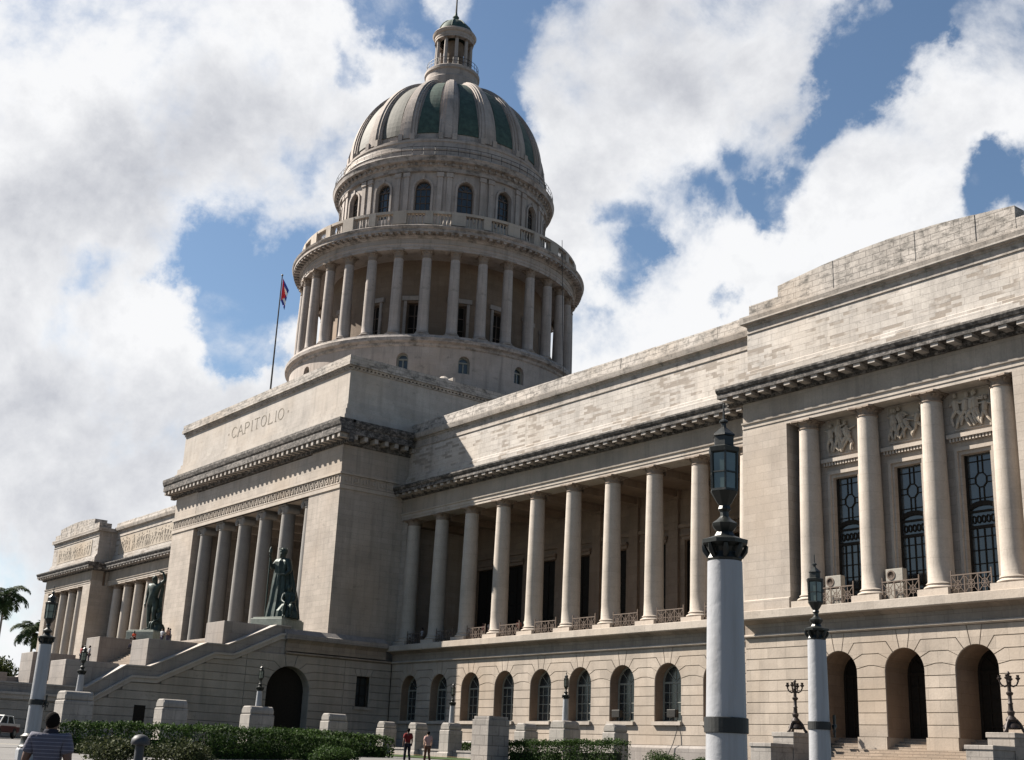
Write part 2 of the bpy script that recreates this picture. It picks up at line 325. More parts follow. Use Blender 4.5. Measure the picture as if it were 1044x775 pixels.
def gz(x, y):
    s = -.0294*x + .0189*y
    return 2.5*(1-math.exp(-s/2.6)) if s > 0 else s*.96

# ------------------------------------------------------------------ ground
def make_ground():
    xs = [-3000, -1500, -700, -400, -300] + list(range(-250, 41, 5)) + [60, 120, 300, 900, 2500]
    ys = [-2500, -900, -300, -120, -60] + list(range(-40, 131, 5)) + [160, 250, 500, 1200, 3000]
    def G(x, y): return gz(max(x, -400), max(-60, min(y, 200)))
    b = MB()
    for i in range(len(xs)-1):
        for j in range(len(ys)-1):
            q = [(xs[i], ys[j]), (xs[i+1], ys[j]), (xs[i+1], ys[j+1]), (xs[i], ys[j+1])]
            b.face([(x, y, G(x, y)) for x, y in q])
    m, nt, bs = new_mat('paving')
    tc = nd(nt, 'ShaderNodeTexCoord')
    n1 = nd(nt, 'ShaderNodeTexNoise', {'Vector': tc.outputs['Object'], 'Scale': .6, 'Detail': 8, 'Roughness': .65})
    br = nd(nt, 'ShaderNodeTexBrick', {'Vector': tc.outputs['Object'], 'Color1': (.095, .09, .086, 1), 'Color2': (.08, .076, .073, 1), 'Mortar': (.05, .047, .045, 1), 'Scale': 1, 'Mortar Size': .015, 'Brick Width': 1.5, 'Row Height': 1.5}, offset=0)
    r1 = nd(nt, 'ShaderNodeMapRange', {0: n1.outputs[0], 1: .3, 2: .7, 3: .7, 4: 1.15})
    cm = nd(nt, 'ShaderNodeVectorMath', {0: br.outputs[0], 'Scale': r1.outputs[0]}, operation='SCALE'); nt.links.new(cm.outputs[0], bs.inputs['Base Color'])
    bs.inputs['Roughness'].default_value = .85
    tag(b.build('ground', m, merge=True), kind='structure')
def sheet(name, quad_pts, mat, dz, kind='structure', step=3.0):
    """a sheet following the ground over a quadrilateral (x,y)"""
    a, b_, c, d = [Vector(q) for q in quad_pts]
    nu = max(1, int((b_-a).length/step)); nv = max(1, int((d-a).length/step)); b = MB()
    def P(u, v):
        p = (a*(1-u)+b_*u)*(1-v)+(d*(1-u)+c*u)*v; return (p.x, p.y, gz(p.x, p.y)+dz)
    for i in range(nu):
        for j in range(nv): b.face([P(i/nu, j/nv), P((i+1)/nu, j/nv), P((i+1)/nu, (j+1)/nv), P(i/nu, (j+1)/nv)])
    return tag(b.build(name, mat, merge=True), kind=kind)
make_ground()
M_ASPH = plain('asphalt', (.05, .05, .05), .85, 0, .2, 2, .2, .3)
M_LAWN = plain('lawn_soil', (.035, .055, .018), .95, 0, .3, 1.2, .5, .1)
M_KERB = plain('kerb_stone', (.26, .23, .17), .85, 0, .2, 1.5, .2, .2)
M_YEL = plain('yellow_kerb_paint', (.26, .18, .06), .8, 0, .2, 2, .2, .2)
sheet('road', [(-150, 19), (-78, 6), (-62, 12), (-140, 30)], M_ASPH, .03)
sheet('lawn', [(-70, 44), (-44, 44), (-48, 51.3), (-82, 51.3)], M_LAWN, .035)
sheet('lawn_border', [(-76, 24), (-72, 24), (-78, 51), (-92, 51)], M_LAWN, .045)

# ------------------------------------------------------------------ the capitol building
XC, YC, YW, YP = -94.995, 53.72, 59.9, 58.1
J = [3.75+.628*k for k in range(10)]
capitol = empty('capitol_building', (-114.5, 60, 2))
CAPO = Vector((-114.5, 60, 2))
tag(capitol, 'huge pale limestone capitol with colonnaded wings, front portico and ribbed central dome', 'capitol building')
class PB(MB):
    """mesh in world coordinates for a part of the capitol"""
    def part(s, name, mat, parent=None, **k):
        o = s.build(name, mat, None, **k)
        p = parent or capitol; o.parent = p
        base = Vector((0, 0, 0)); q = p
        while q is not None: base += q.location; q = q.parent
        o.location = -base
        return o
def place(o, loc, parent=None):
    o.parent = parent or capitol; o.location = Vector(loc)-CAPO
    return o

def inset(poly, t):
    n = len(poly); ar = sum(poly[i][0]*poly[(i+1) % n][1]-poly[(i+1) % n][0]*poly[i][1] for i in range(n))
    if ar < 0: poly = poly[::-1]
    out = []
    for i in range(n):
        p0, p1, p2 = Vector(poly[i-1]), Vector(poly[i]), Vector(poly[(i+1) % n])
        d1 = (p1-p0).normalized(); d2 = (p2-p1).normalized()
        n1 = Vector((-d1.y, d1.x)); n2 = Vector((-d2.y, d2.x)); bs = (n1+n2)
        if bs.length < .2: bs = n1*1.0
        else: bs = bs.normalized()/max(.4, bs.normalized().dot(n1))
        out.append(tuple(p1+bs*t))
    return poly, out
def blocks(b, polys, P, t=.028, dep=.07):
    """raised stones with sunk joints; P(h, z, d) maps to space, d outward"""
    for poly in polys:
        cl = [poly[0]]
        for q in poly[1:]:
            if (Vector(q)-Vector(cl[-1])).length > .01: cl.append(q)
        if (Vector(cl[0])-Vector(cl[-1])).length < .01: cl.pop()
        if len(cl) < 3: continue
        o, i = inset(cl, t); n = len(o)
        b.face([P(h, z, 0) for h, z in i])
        for k in range(n):
            k2 = (k+1) % n; b.face([P(*o[k], -dep), P(*o[k2], -dep), P(*i[k2], 0), P(*i[k], 0)])
VOU = {6: (9, 1.95), 7: (34, 1.61), 8: (57, 1.09), 9: (78, .45)}
VOU2 = {5: (8, 2.75), 6: (28, 2.6), 7: (48, 2.15), 8: (64, 1.5), 9: (79, .6)}
def arch_courses(h0, h1, arches, Rr, sp, klo, khi, vou):
    """courses klo..khi of a wall from h0 to h1 round arched openings"""
    polys = []
    def pt(c, s, j):          # where joint j meets the arch on side s, and its knee
        z = J[j] if j >= 0 else 3.75+.628*j
        if j in vou and z > sp-.4:
            a, kx = vou[j]; return [(c+s*Rr*math.cos(R(a)), sp+Rr*math.sin(R(a))), (c+s*kx, z)]
        return [(c+s*Rr, z)]
    def arc(c, s, j0, j1):    # arch edge between joints j0 and j1, rising
        a0 = vou[j0][0] if (j0 in vou) else None; a1 = vou[j1][0] if (j1 in vou) else None
        if a1 is None: return []
        st = a0 if a0 is not None else 0
        pts = [] if a0 is not None else [(c+s*Rr, sp)]
        k = 4
        for i in range(1 if a0 is not None else 1, k): a = R(st+(a1-st)*i/k); pts.append((c+s*Rr*math.cos(a), sp+Rr*math.sin(a)))
        return pts
    def zz(j): return 3.75+.628*j
    edges = [None]+list(arches)+[None]
    for i in range(len(edges)-1):
        cl, cr = edges[i], edges[i+1]
        for k in range(klo, khi+1):
            L0 = [(h0, zz(k))] if cl is None else pt(cl, 1, k)
            L1 = [(h0, zz(k+1))] if cl is None else pt(cl, 1, k+1)
            R0 = [(h1, zz(k))] if cr is None else pt(cr, -1, k)
            R1 = [(h1, zz(k+1))] if cr is None else pt(cr, -1, k+1)
            la = [] if cl is None else arc(cl, 1, k, k+1); ra = [] if cr is None else arc(cr, -1, k, k+1)
            polys.append(L0+R0[::-1]+ra+R1+L1[::-1]+la[::-1])
    kk = khi+1
    for c in arches:
        a, kx = vou[kk]; ar = [(c+Rr*math.cos(R(t)), sp+Rr*math.sin(R(t))) for t in (a, 84, 90, 96, 180-a)]
        polys.append(ar+[(c-kx, zz(kk)), (c+kx, zz(kk))])
    return polys
def strips(h0, h1, k0, k1): return [[(h0, 3.75+.628*k), (h1, 3.75+.628*k), (h1, 3.75+.628*(k+1)), (h0, 3.75+.628*(k+1))] for k in range(k0, k1+1)]
def intrados(b, c, Rr, sp, zb, P, d, n=14, t=.0):
    out = [(c-Rr, zb)]+[(c-Rr*math.cos(PI*i/n), sp+Rr*math.sin(PI*i/n)) for i in range(n+1)]+[(c+Rr, zb)]
    for i in range(len(out)-1): b.face([P(*out[i], t), P(*out[i+1], t), P(*out[i+1], -d), P(*out[i], -d)])
def arch_fill(b, c, Rr, sp, zb, P, d, n=14):
    out = [(c-Rr, zb)]+[(c-Rr*math.cos(PI*i/n), sp+Rr*math.sin(PI*i/n)) for i in range(n+1)]+[(c+Rr, zb)]
    b.face([P(h, z, d) for h, z in out])
def bar(b, P, h0, z0, h1, z1, w, d0, d1):
    """flat bar in the plane of an opening"""
    v = Vector((h1-h0, z1-z0)); v = v.normalized(); nn = Vector((-v.y, v.x))*w/2; q = [(h0+nn.x, z0+nn.y), (h1+nn.x, z1+nn.y), (h1-nn.x, z1-nn.y), (h0-nn.x, z0-nn.y)]
    f = [P(x, z, d1) for x, z in q]; k = [P(x, z, d0) for x, z in q]
    b.face(f); b.face(k[::-1])
    for i in range(4): j = (i+1) % 4; b.face([f[i], k[i], k[j], f[j]])
def arched_frame(b, c, Rr, sp, zb, P, d, w=.11, cols=3, rows=4, mw=.045, n=12, fan=True):
    pts = [(c-Rr+w/2, zb)]+[(c-(Rr-w/2)*math.cos(PI*i/n), sp+(Rr-w/2)*math.sin(PI*i/n)) for i in range(n+1)]+[(c+Rr-w/2, zb)]
    for i in range(len(pts)-1): bar(b, P, *pts[i], *pts[i+1], w, d, d+.08)
    bar(b, P, c-Rr+w, sp, c+Rr-w, sp, w, d+.002, d+.075); bar(b, P, c-Rr+w, zb+w/2, c+Rr-w, zb+w/2, w, d+.001, d+.078)
    for i in range(1, cols): x = c-Rr+2*Rr*i/cols; bar(b, P, x, zb+w, x, sp-w/2, mw if cols % 2 or i*2 != cols else w*.8, d+.005, d+.055)
    for j in range(1, rows): z = zb+(sp-zb)*j/rows; bar(b, P, c-Rr+w, z, c+Rr-w, z, mw, d+.008, d+.05)
    if fan:
        for a in (45, 90, 135): bar(b, P, c, sp+w/2, c+(Rr-w)*math.cos(R(a)), sp+(Rr-w)*math.sin(R(a)), mw, d+.006, d+.052)
def PX(Y): return lambda h, z, d: (h, Y-d, z)          # wall facing -Y
def PY(X): return lambda h, z, d: (X+d, h, z)          # wall facing +X

# ---- column templates (origin at plinth bottom)
def leaf(b, ang, r0, z0, h, out, w, n=4):
    for i in range(n):
        t0, t1 = i/n, (i+1)/n
        def q(t, s):
            rr = r0+out*(t**2.2); a = ang+s*w*(1-.55*t)/r0; return (rr*math.cos(a), rr*math.sin(a), z0+h*math.sin(t*PI*.56)/math.sin(PI*.5))
        b.face([q(t0, -1), q(t0, 1), q(t1, 1), q(t1, -1)])
def make_column(name, h, rb, rt, plinth, cap_h, cap='leaf', mat=None, ph=.35, abw=None, n=28):
    ent = []
    b = MB()
    z0 = ph+rb*.55; zt = h-cap_h; hh = zt-z0
    prof = [(rb*(1.0), z0)]+[(rb-(rb-rt)*((t/10)**1.7), z0+hh*t/10) for t in range(1, 11)]
    b.lathe([(rb*1.1, z0-.002), (rb*1.04, z0+.06)]+prof[1:], n=n)
    col = b.build('column', mat, None, smooth=35)
    b = MB(); b.box(-plinth, plinth, -plinth, plinth, 0, ph)
    p = [(rb*1.36, ph+.002)]+[(rb*1.26+rb*.13*math.sin(PI*i/6), ph+rb*.26*i/6) for i in range(7)]+[(rb*1.15, ph+rb*.28), (rb*1.12, ph+rb*.34)]+[(rb*1.12+rb*.08*math.sin(PI*i/5), ph+rb*.36+rb*.17*i/5) for i in range(6)]+[(rb*1.05, ph+rb*.54)]
    b.lathe(p, n=n); b.build('base', mat, col, smooth=40)
    b = MB(); ab = abw or rt*1.35
    if cap == 'leaf':
        b.lathe([(rt, zt), (rt*1.09, zt+.03), (rt*1.09, zt+.09), (rt*.97, zt+.11), (rt*.97, zt+cap_h*.5), (rt*1.18, zt+cap_h*.8), (rt*1.22, zt+cap_h*.84)], n=20)
        for k in range(8): leaf(b, k*PI/4, rt*.98, zt+.1, cap_h*.42, rt*.3, rt*.34)
        for k in range(8): leaf(b, (k+.5)*PI/4, rt*1.0, zt+.12, cap_h*.66, rt*.42, rt*.3)
        for k in range(4):
            a = PI/4+k*PI/2; b.tube([(rt*(1.0+.1*q)*math.cos(a), rt*(1.0+.1*q)*math.sin(a), zt+cap_h*(.5+.08*q)) for q in range(5)], [.05, .06, .07, .09, .11], 6)
        pts = []
        for k in range(4):
            a = PI/4+k*PI/2
            for da, rr in ((-.09, 1.41), (.09, 1.41)): pts.append((ab*rr*math.cos(a+da), ab*rr*math.sin(a+da)))
            a2 = a+PI/4; pts.append((ab*.9*math.cos(a2), ab*.9*math.sin(a2)))
        b.prism(pts, zt+cap_h*.82, zt+cap_h-.003, 'z')
    else:   # scrolls to the front and back
        b.lathe([(rt, zt), (rt*1.09, zt+.03), (rt*1.09, zt+.12), (rt*.98, zt+.14), (rt*1.2, zt+cap_h*.7), (rt*1.05, zt+cap_h*.8)], n=20)
        for sx in (-1, 1):
            for (ra, ya) in ((.36, 1.0), (.27, 1.06), (.12, 1.12)):
                q = [(sx*rt*1.12+ra*rt/.62*math.cos(t*PI/8)*.9, zt+cap_h*.40+ra*rt/.62*math.sin(t*PI/8)*.9) for t in range(16)]
                b.prism(q, -rt*ya, rt*ya, 'y')
        b.box(-rt*1.35, rt*1.35, -rt*1.02, rt*1.02, zt+cap_h*.62, zt+cap_h*.80); b.box(-ab, ab, -ab, ab, zt+cap_h*.82, zt+cap_h-.003)
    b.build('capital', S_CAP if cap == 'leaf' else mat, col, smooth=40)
    return col
first = {}
def put_column(key, col, loc, rz=0):
    if key not in first: first[key] = 1; o = col
    else: o = copy_tree(col)
    place(o, loc); o.rotation_euler.z = rz
    return o
WCOL = make_column('w', 22.3-10.93, .69, .575, .93, .57, mat=S_COL, ph=.42)
PCOL = make_column('p', 24.3-11.35, .78, .655, 1.05, .85, cap='scroll', mat=S_GRAN, ph=.35, abw=.8)
DCOL = make_column('d', 53.02-43.25, .60, .50, .72, .95, mat=S_DOME, ph=.3, n=20)
LCOL = make_column('l', 87.75-83.25, .25, .21, .3, .35, mat=S_DOME, ph=.12, n=12)

# ---- entablature etc. run along X from a to b
def cornice_profile(Yf, zb, zt, out):
    """(y,z) profile, Yf wall plane, projecting to Yf-out"""
    h = zt-zb
    return [(Yf+.3, zb), (Yf-.10, zb), (Yf-.16, zb+.10*h), (Yf-.24, zb+.16*h), (Yf-.24, zb+.36*h), (Yf-out*.86, zb+.37*h), (Yf-out*.86, zb+.66*h), (Yf-out*.93, zb+.72*h), (Yf-out, zb+.88*h), (Yf-out, zt), (Yf+.3, zt+.02)]
def run_cornice(b, x0, x1, Yf, zb, zt, out, pitch=1.0, capL=0, capR=0, mw=.46):
    prof = cornice_profile(Yf, zb, zt, out)
    b.prism(prof, x0, x1)
    h = zt-zb; n = max(1, int((x1-x0)/pitch))
    for i in range(n):
        x = x0+(i+.5)*(x1-x0)/n
        jx = random.uniform(-.03, .03)
        b.box(x-mw/2+jx, x+mw/2+jx, Yf-out*.80, Yf-.2, zb+.17*h, zb+.368*h, 1)
    n = int((x1-x0)/.34)
    for i in range(n):
        x = x0+(i+.5)*(x1-x0)/n; b.box(x-.09, x+.09, Yf-.22, Yf-.05, zb-.0+.02, zb+.14*h)
def side_cornice(b, X, y0, y1, zb, zt, out, pitch=1.0, mw=.46):
    """same, on a wall facing +X"""
    h = zt-zb; pr = [(X-.3, zb)]+[(X+(Yo), z) for Yo, z in [(.10, zb), (.16, zb+.10*h), (.24, zb+.16*h), (.24, zb+.36*h), (out*.86, zb+.37*h), (out*.86, zb+.66*h), (out*.93, zb+.72*h), (out, zb+.88*h), (out, zt)]]+[(X-.3, zt+.02)]
    b.prism(pr, y0, y1, 'y')
    n = max(1, int((y1-y0)/pitch))
    for i in range(n):
        y = y0+(i+.5)*(y1-y0)/n; b.box(X+.2, X+out*.80, y-mw/2, y+mw/2, zb+.17*h, zb+.368*h, 1)
def iron_railing(b, x0, x1, y, z0, z1):
    b.box(x0, x1, y-.03, y+.03, z1-.06, z1); b.box(x0, x1, y-.025, y+.025, z0+.06, z0+.11)
    n = 3; w = (x1-x0)/n
    for i in range(n+1): b.box(x0+i*w-.025, x0+i*w+.025, y-.027, y+.027, z0, z1+(.22 if i in (0, n) else 0))
    for i in range(n):
        a, c = x0+i*w, x0+(i+1)*w; P = PX(y)
        bar(b, P, a, z0+.1, c, z1-.05, .03, -.012, .012); bar(b, P, a, z1-.05, c, z0+.1, .03, -.014, .01)
        m = (a+c)/2; mz = (z0+z1)/2
        bar(b, P, m, z0+.1, m, z1-.05, .03, -.016, .014); bar(b, P, a, mz, c, mz, .03, -.011, .016)
        q = [(m+.26*w/1*math.cos(t*PI/4), mz+.24*math.sin(t*PI/4)) for t in range(9)]
        for t in range(8): bar(b, P, *q[t], *q[t+1], .03, -.01, .018)

def podium_front(x0, x1, Yf, arches, sill, sideL=False, sideR=False, zlow=1.2):
    """rusticated ground storey; arches are windows if sill else open doorways"""
    Rr, sp = 1.21, 7.17
    b = PB(); P = PX(Yf)
    k0 = 1 if sill else 0
    pol = arch_courses(x0, x1, arches, Rr, sp, k0, 8, VOU)
    if sill: pol += strips(x0, x1, -1, 0)
    blocks(b, pol, P)
    rw = b.part('rusticated_wall', S_RUST)
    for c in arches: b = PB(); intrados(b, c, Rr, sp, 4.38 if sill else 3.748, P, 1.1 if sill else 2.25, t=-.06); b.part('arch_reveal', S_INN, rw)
    # window or door behind each arch
    for c in arches:
        if sill:
            d = -.85
            f = PB(); arched_frame(f, c, Rr, sp, 4.6, P, d, w=.13, cols=4, rows=4)
            fr = f.part('window', M_FRAME)
            g = PB(); arch_fill(g, c, Rr, sp, 4.5, P, d+.02); g.part('pane', M_GLASS, fr)
            s = PB(); s.box(c-Rr-.12, c+Rr+.12, Yf-.2, Yf+1.1, 4.385, 4.62); s.part('sill', S_TRIM, fr)
        else:
            d = -2.1
            f = PB(); arch_fill(f, c, Rr, sp, 3.7, P, d); dr = f.part('door', M_DOOR)
            f = PB(); arched_frame(f, c, Rr, sp, 3.72, P, d+.02, w=.16, cols=4, rows=5, mw=.08); f.part('door_frame', M_DOOR, dr)
    # plinth, string course, plain band, ledge
    b = PB()
    if sill: b.prism([(Yf+.5, zlow), (Yf-.22, zlow), (Yf-.22, 2.95), (Yf-.08, 3.12), (Yf+.5, 3.12)], x0, x1)
    else:
        e = [x0]+sum([[c-Rr, c+Rr] for c in arches], [])+[x1]
        for i in range(0, len(e), 2):
            b = PB(); b.prism([(Yf+2.4, zlow), (Yf-.12, zlow), (Yf-.12, 3.745), (Yf+2.4, 3.745)], e[i], e[i+1]); b.part('plinth', S_RUST)
    if sill: b.part('plinth', S_GREY)
    zs = J[9]
    b = PB(); b.prism([(Yf+.5, zs), (Yf-.05, zs), (Yf-.12, zs+.05), (Yf-.20, zs+.07), (Yf-.20, zs+.15), (Yf-.04, zs+.21), (Yf+.5, zs+.21)], x0, x1); b.part('string_course', S_TRIM)
    b = PB(); b.prism([(Yf+.5, zs+.21), (Yf, zs+.21), (Yf, 10.2), (Yf-.10, 10.25), (Yf-.35, 10.40), (Yf+.5, 10.40)], x0, x1); b.part('podium_band', S_BAND)
    b = PB(); b.prism([(Yf+3, 10.405), (Yf-.68, 10.405), (Yf-.74, 10.46), (Yf-.74, 10.90), (Yf-.68, 10.93), (Yf+3, 10.93)], x0, x1); b.part('podium_ledge', S_TRIM)

def entab(x0, x1, Yf, zc=25.22, cut=True, breaks=()):
    b = PB()
    b.prism([(Yf+1.6, 22.3), (Yf+.02, 22.3), (Yf+.02, 22.52), (Yf-.03, 22.53), (Yf-.03, 22.78), (Yf-.12, 22.82), (Yf-.14, 22.92), (Yf+1.6, 22.92)], x0, x1); b.part('architrave', S_TRIM)
    b = PB(); b.prism([(Yf+1.6, 22.92), (Yf+.04, 22.92), (Yf+.04, 24.22), (Yf+1.6, 24.22)], x0, x1); b.part('frieze', S_BAND2)
S_BAND2 = stone('frieze_limestone', (.37, .325, .26), bw=.9, rh=4, var=.05, mortar=.008, mcol=.7, stain=.08, streak=.5)

def attic(x0, x1, Yf, zmould=29.06, zpb=29.87, ztop=31.38, mat=None):
    b = PB(); b.prism([(Yf+2, 25.24), (Yf-.28, 25.24), (Yf-.28, 26.15), (Yf-.16, 26.22), (Yf-.16, 26.40), (Yf, 26.5), (Yf, zmould), (Yf+2, zmould)], x0, x1); b.part('attic_wall', mat or S_ATTIC)
    b = PB(); b.prism([(Yf+2, zmould+.002), (Yf-.07, zmould+.002), (Yf-.07, zmould+.10), (Yf-.01, zmould+.14), (Yf-.01, zpb-.12), (Yf-.10, zpb-.08), (Yf-.10, zpb), (Yf-.32, zpb+.06), (Yf-.40, zpb+.42), (Yf-.40, zpb+.52), (Yf+2, zpb+.6)], x0, x1); b.part('attic_cornice', S_MOULD)
    if ztop:
        b = PB(); x = x0
        while x < x1-.01:
            w = min(random.choice((1.0, 1.3, 1.6, .8)), x1-x)
            if x1-x-w < .4: w = x1-x
            b.prism([(Yf+1.2, zpb+.5), (Yf-.20-random.uniform(0, .03), zpb+.5), (Yf-.12-random.uniform(0, .03), ztop-random.uniform(0, .05)), (Yf+1.2, ztop)], x, x+w); x += w
        b.part('parapet', S_PAR)

def loggia(x0, x1, cols, Yax, Yf, doorw=1.35, rail=True, wallmat=None):
    """colonnade of a wing with its back wall, doors and ceiling"""
    b = PB(); b.box(x0, x1, Yf+3, 67.8, 10.5, 10.925); b.part('loggia_floor', S_GREY)
    sp = cols[1]-cols[0]
    mids = [c+sp/2 for c in cols[:-1]]
    b = PB(); Y0 = 67.6; e = [x0]
    for m in mids: e += [m-1.2, m+1.2]
    e.append(x1)
    for i in range(0, len(e), 2): b.box(e[i], e[i+1], Y0, Y0+.8, 10.93, 22.3)
    for m in mids: b.box(m-1.2, m+1.2, Y0, Y0+.8, 18.35, 22.3)
    for c in cols:
        b.box(c-.5, c+.5, Y0-.25, Y0, 10.93, 21.6); b.box(c-.65, c+.65, Y0-.33, Y0, 21.6, 22.3)
    b.box(x0, x1, Y0-.18, Y0-.002, 19.3, 19.6); 
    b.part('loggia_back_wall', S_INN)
    b = PB(); b.box(x0, x1, Yax-.55, Y0+.8, 22.305, 22.7)
    for c in cols: b.box(c-.5, c+.5, Yax+.6, Y0-.1, 21.75, 22.3)
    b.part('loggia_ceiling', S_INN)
    for m in mids:
        d = PB(); d.box(m-1.2, m+1.2, Y0+.35, Y0+.42, 10.93, 18.35); dd = d.part('loggia_door', M_DOOR)
        f = PB(); P = PX(Y0+.33)
        for hx in (-1.15, 0, 1.15): bar(f, P, m+hx, 10.95, m+hx, 18.3, .1, 0, .06)
        for zz in (11, 12.2, 13.6, 15, 16.2, 18.25): bar(f, P, m-1.15, zz, m+1.15, zz, .09, .002, .058)
        f.part('door_frame', M_DOOR, dd)
        s = PB(); s.box(m-1.35, m+1.35, Y0-.14, Y0-.001, 18.37, 18.65)
        s.box(m-1.45, m+1.45, Y0-.3, Y0-.002, 18.65, 18.85); s.part('door_surround', S_INN, dd)
    if rail:
        for i in range(len(cols)-1):
            r = PB(); iron_railing(r, cols[i]+.98, cols[i+1]-.98, Yax-.62, 10.94, 12.02); r.part('iron_railing', M_RAIL)
    for c in cols: put_column('w', WCOL, (c, Yax, 10.935))

WX = [-93.744+4.437*i for i in range(10)]
LX = [-169.6+3.78*i for i in range(10)]
XPL = -51.7           # left corner of the near pavilion
# near wing
WA = [-91.19+4.437*i for i in range(9)]
podium_front(-94.1, XPL, YW, WA, True)
loggia(XC, XPL, WX, 61.06, YW)
entab(XC, XPL, 60.42)
b = PB(); run_cornice(b, XC, XPL, 60.46, 24.22, 25.22, 1.25); b.part('cornice', [S_CORN, S_MUT])
attic(XC, XPL, 60.85)
b = PB(); b.box(XC, XPL, 62, 82, 29.0, 29.8); b.box(XC, XPL, 68.42, 82, 2, 29); b.part('wing_body', S_WALL)
b = PB(); b.box(-94.985, -94.2, 60.6, 61.6, 10.93, 22.3); b.part('end_pilaster', S_WALL)
b = PB(); b.box(-52.9, -51.72, 60.6, 61.6, 10.93, 22.3); b.part('end_pilaster', S_WALL)
# far wing
XLP = -168.4
LA = [x+1.89 for x in LX[:-1]]
podium_front(XLP, -132.2, YW, LA, True)
loggia(XLP, -131.5, LX, 61.06, YW)
entab(XLP, -131.5, 60.42)
b = PB(); run_cornice(b, XLP, -131.5, 60.46, 24.22, 25.22, 1.25, 1.0, mw=.48); b.part('cornice', [S_CORN, S_MUT])
attic(XLP, -131.5, 60.85, ztop=31.0, mat=S_ATT2)
b = PB(); b.box(XLP, -131.5, 62, 82, 29.0, 29.8); b.box(XLP, -131.5, 68.42, 82, 2, 29); b.part('wing_body', S_WALL)

# relief carving: figures as lumps standing out of a panel
def relief(b, x0, x1, z0, z1, Yf, n, amp=.22, seed=1, hs=1.0):
    rnd = random.Random(seed)
    for i in range(n):
        cx = x0+(x1-x0)*(i+.5)/n+rnd.uniform(-.1, .1); H = (z1-z0)*rnd.uniform(.72, .98); zb = z0+rnd.uniform(0, .08)*(z1-z0)
        lean = rnd.uniform(-.25, .25)*hs; w = H*.10
        hip = (cx+lean*.4, zb+H*.48); ch = (cx+lean*.8, zb+H*.74); hd = (cx+lean, zb+H*.92)
        def T(a, c, r0, r1): b.tube([(a[0], Yf-amp*.35, a[1]), ((a[0]+c[0])/2, Yf-amp*.5, (a[1]+c[1])/2), (c[0], Yf-amp*.35, c[1])], [r0, (r0+r1)/2, r1], 6)
        T(hip, ch, w*1.0, w*1.15); T((hd[0], hd[1]-w*.4), (hd[0], hd[1]+w*.55), w*.62, w*.55)
        for s in (-1, 1):
            kn = (hip[0]+s*rnd.uniform(.05, .3)*hs, zb+H*.25); ft = (kn[0]+rnd.uniform(-.2, .2)*hs, zb)
            T(hip, kn, w*.72, w*.55); T(kn, ft, w*.55, w*.36)
            el = (ch[0]+s*rnd.uniform(.12, .32)*hs, ch[1]+rnd.uniform(-.2, .12)*H*.6); ha = (el[0]+rnd.uniform(-.1, .35)*s*hs, el[1]+rnd.uniform(-.12, .25)*H*.5)
            T(ch, el, w*.45, w*.36); T(el, ha, w*.36, w*.25)

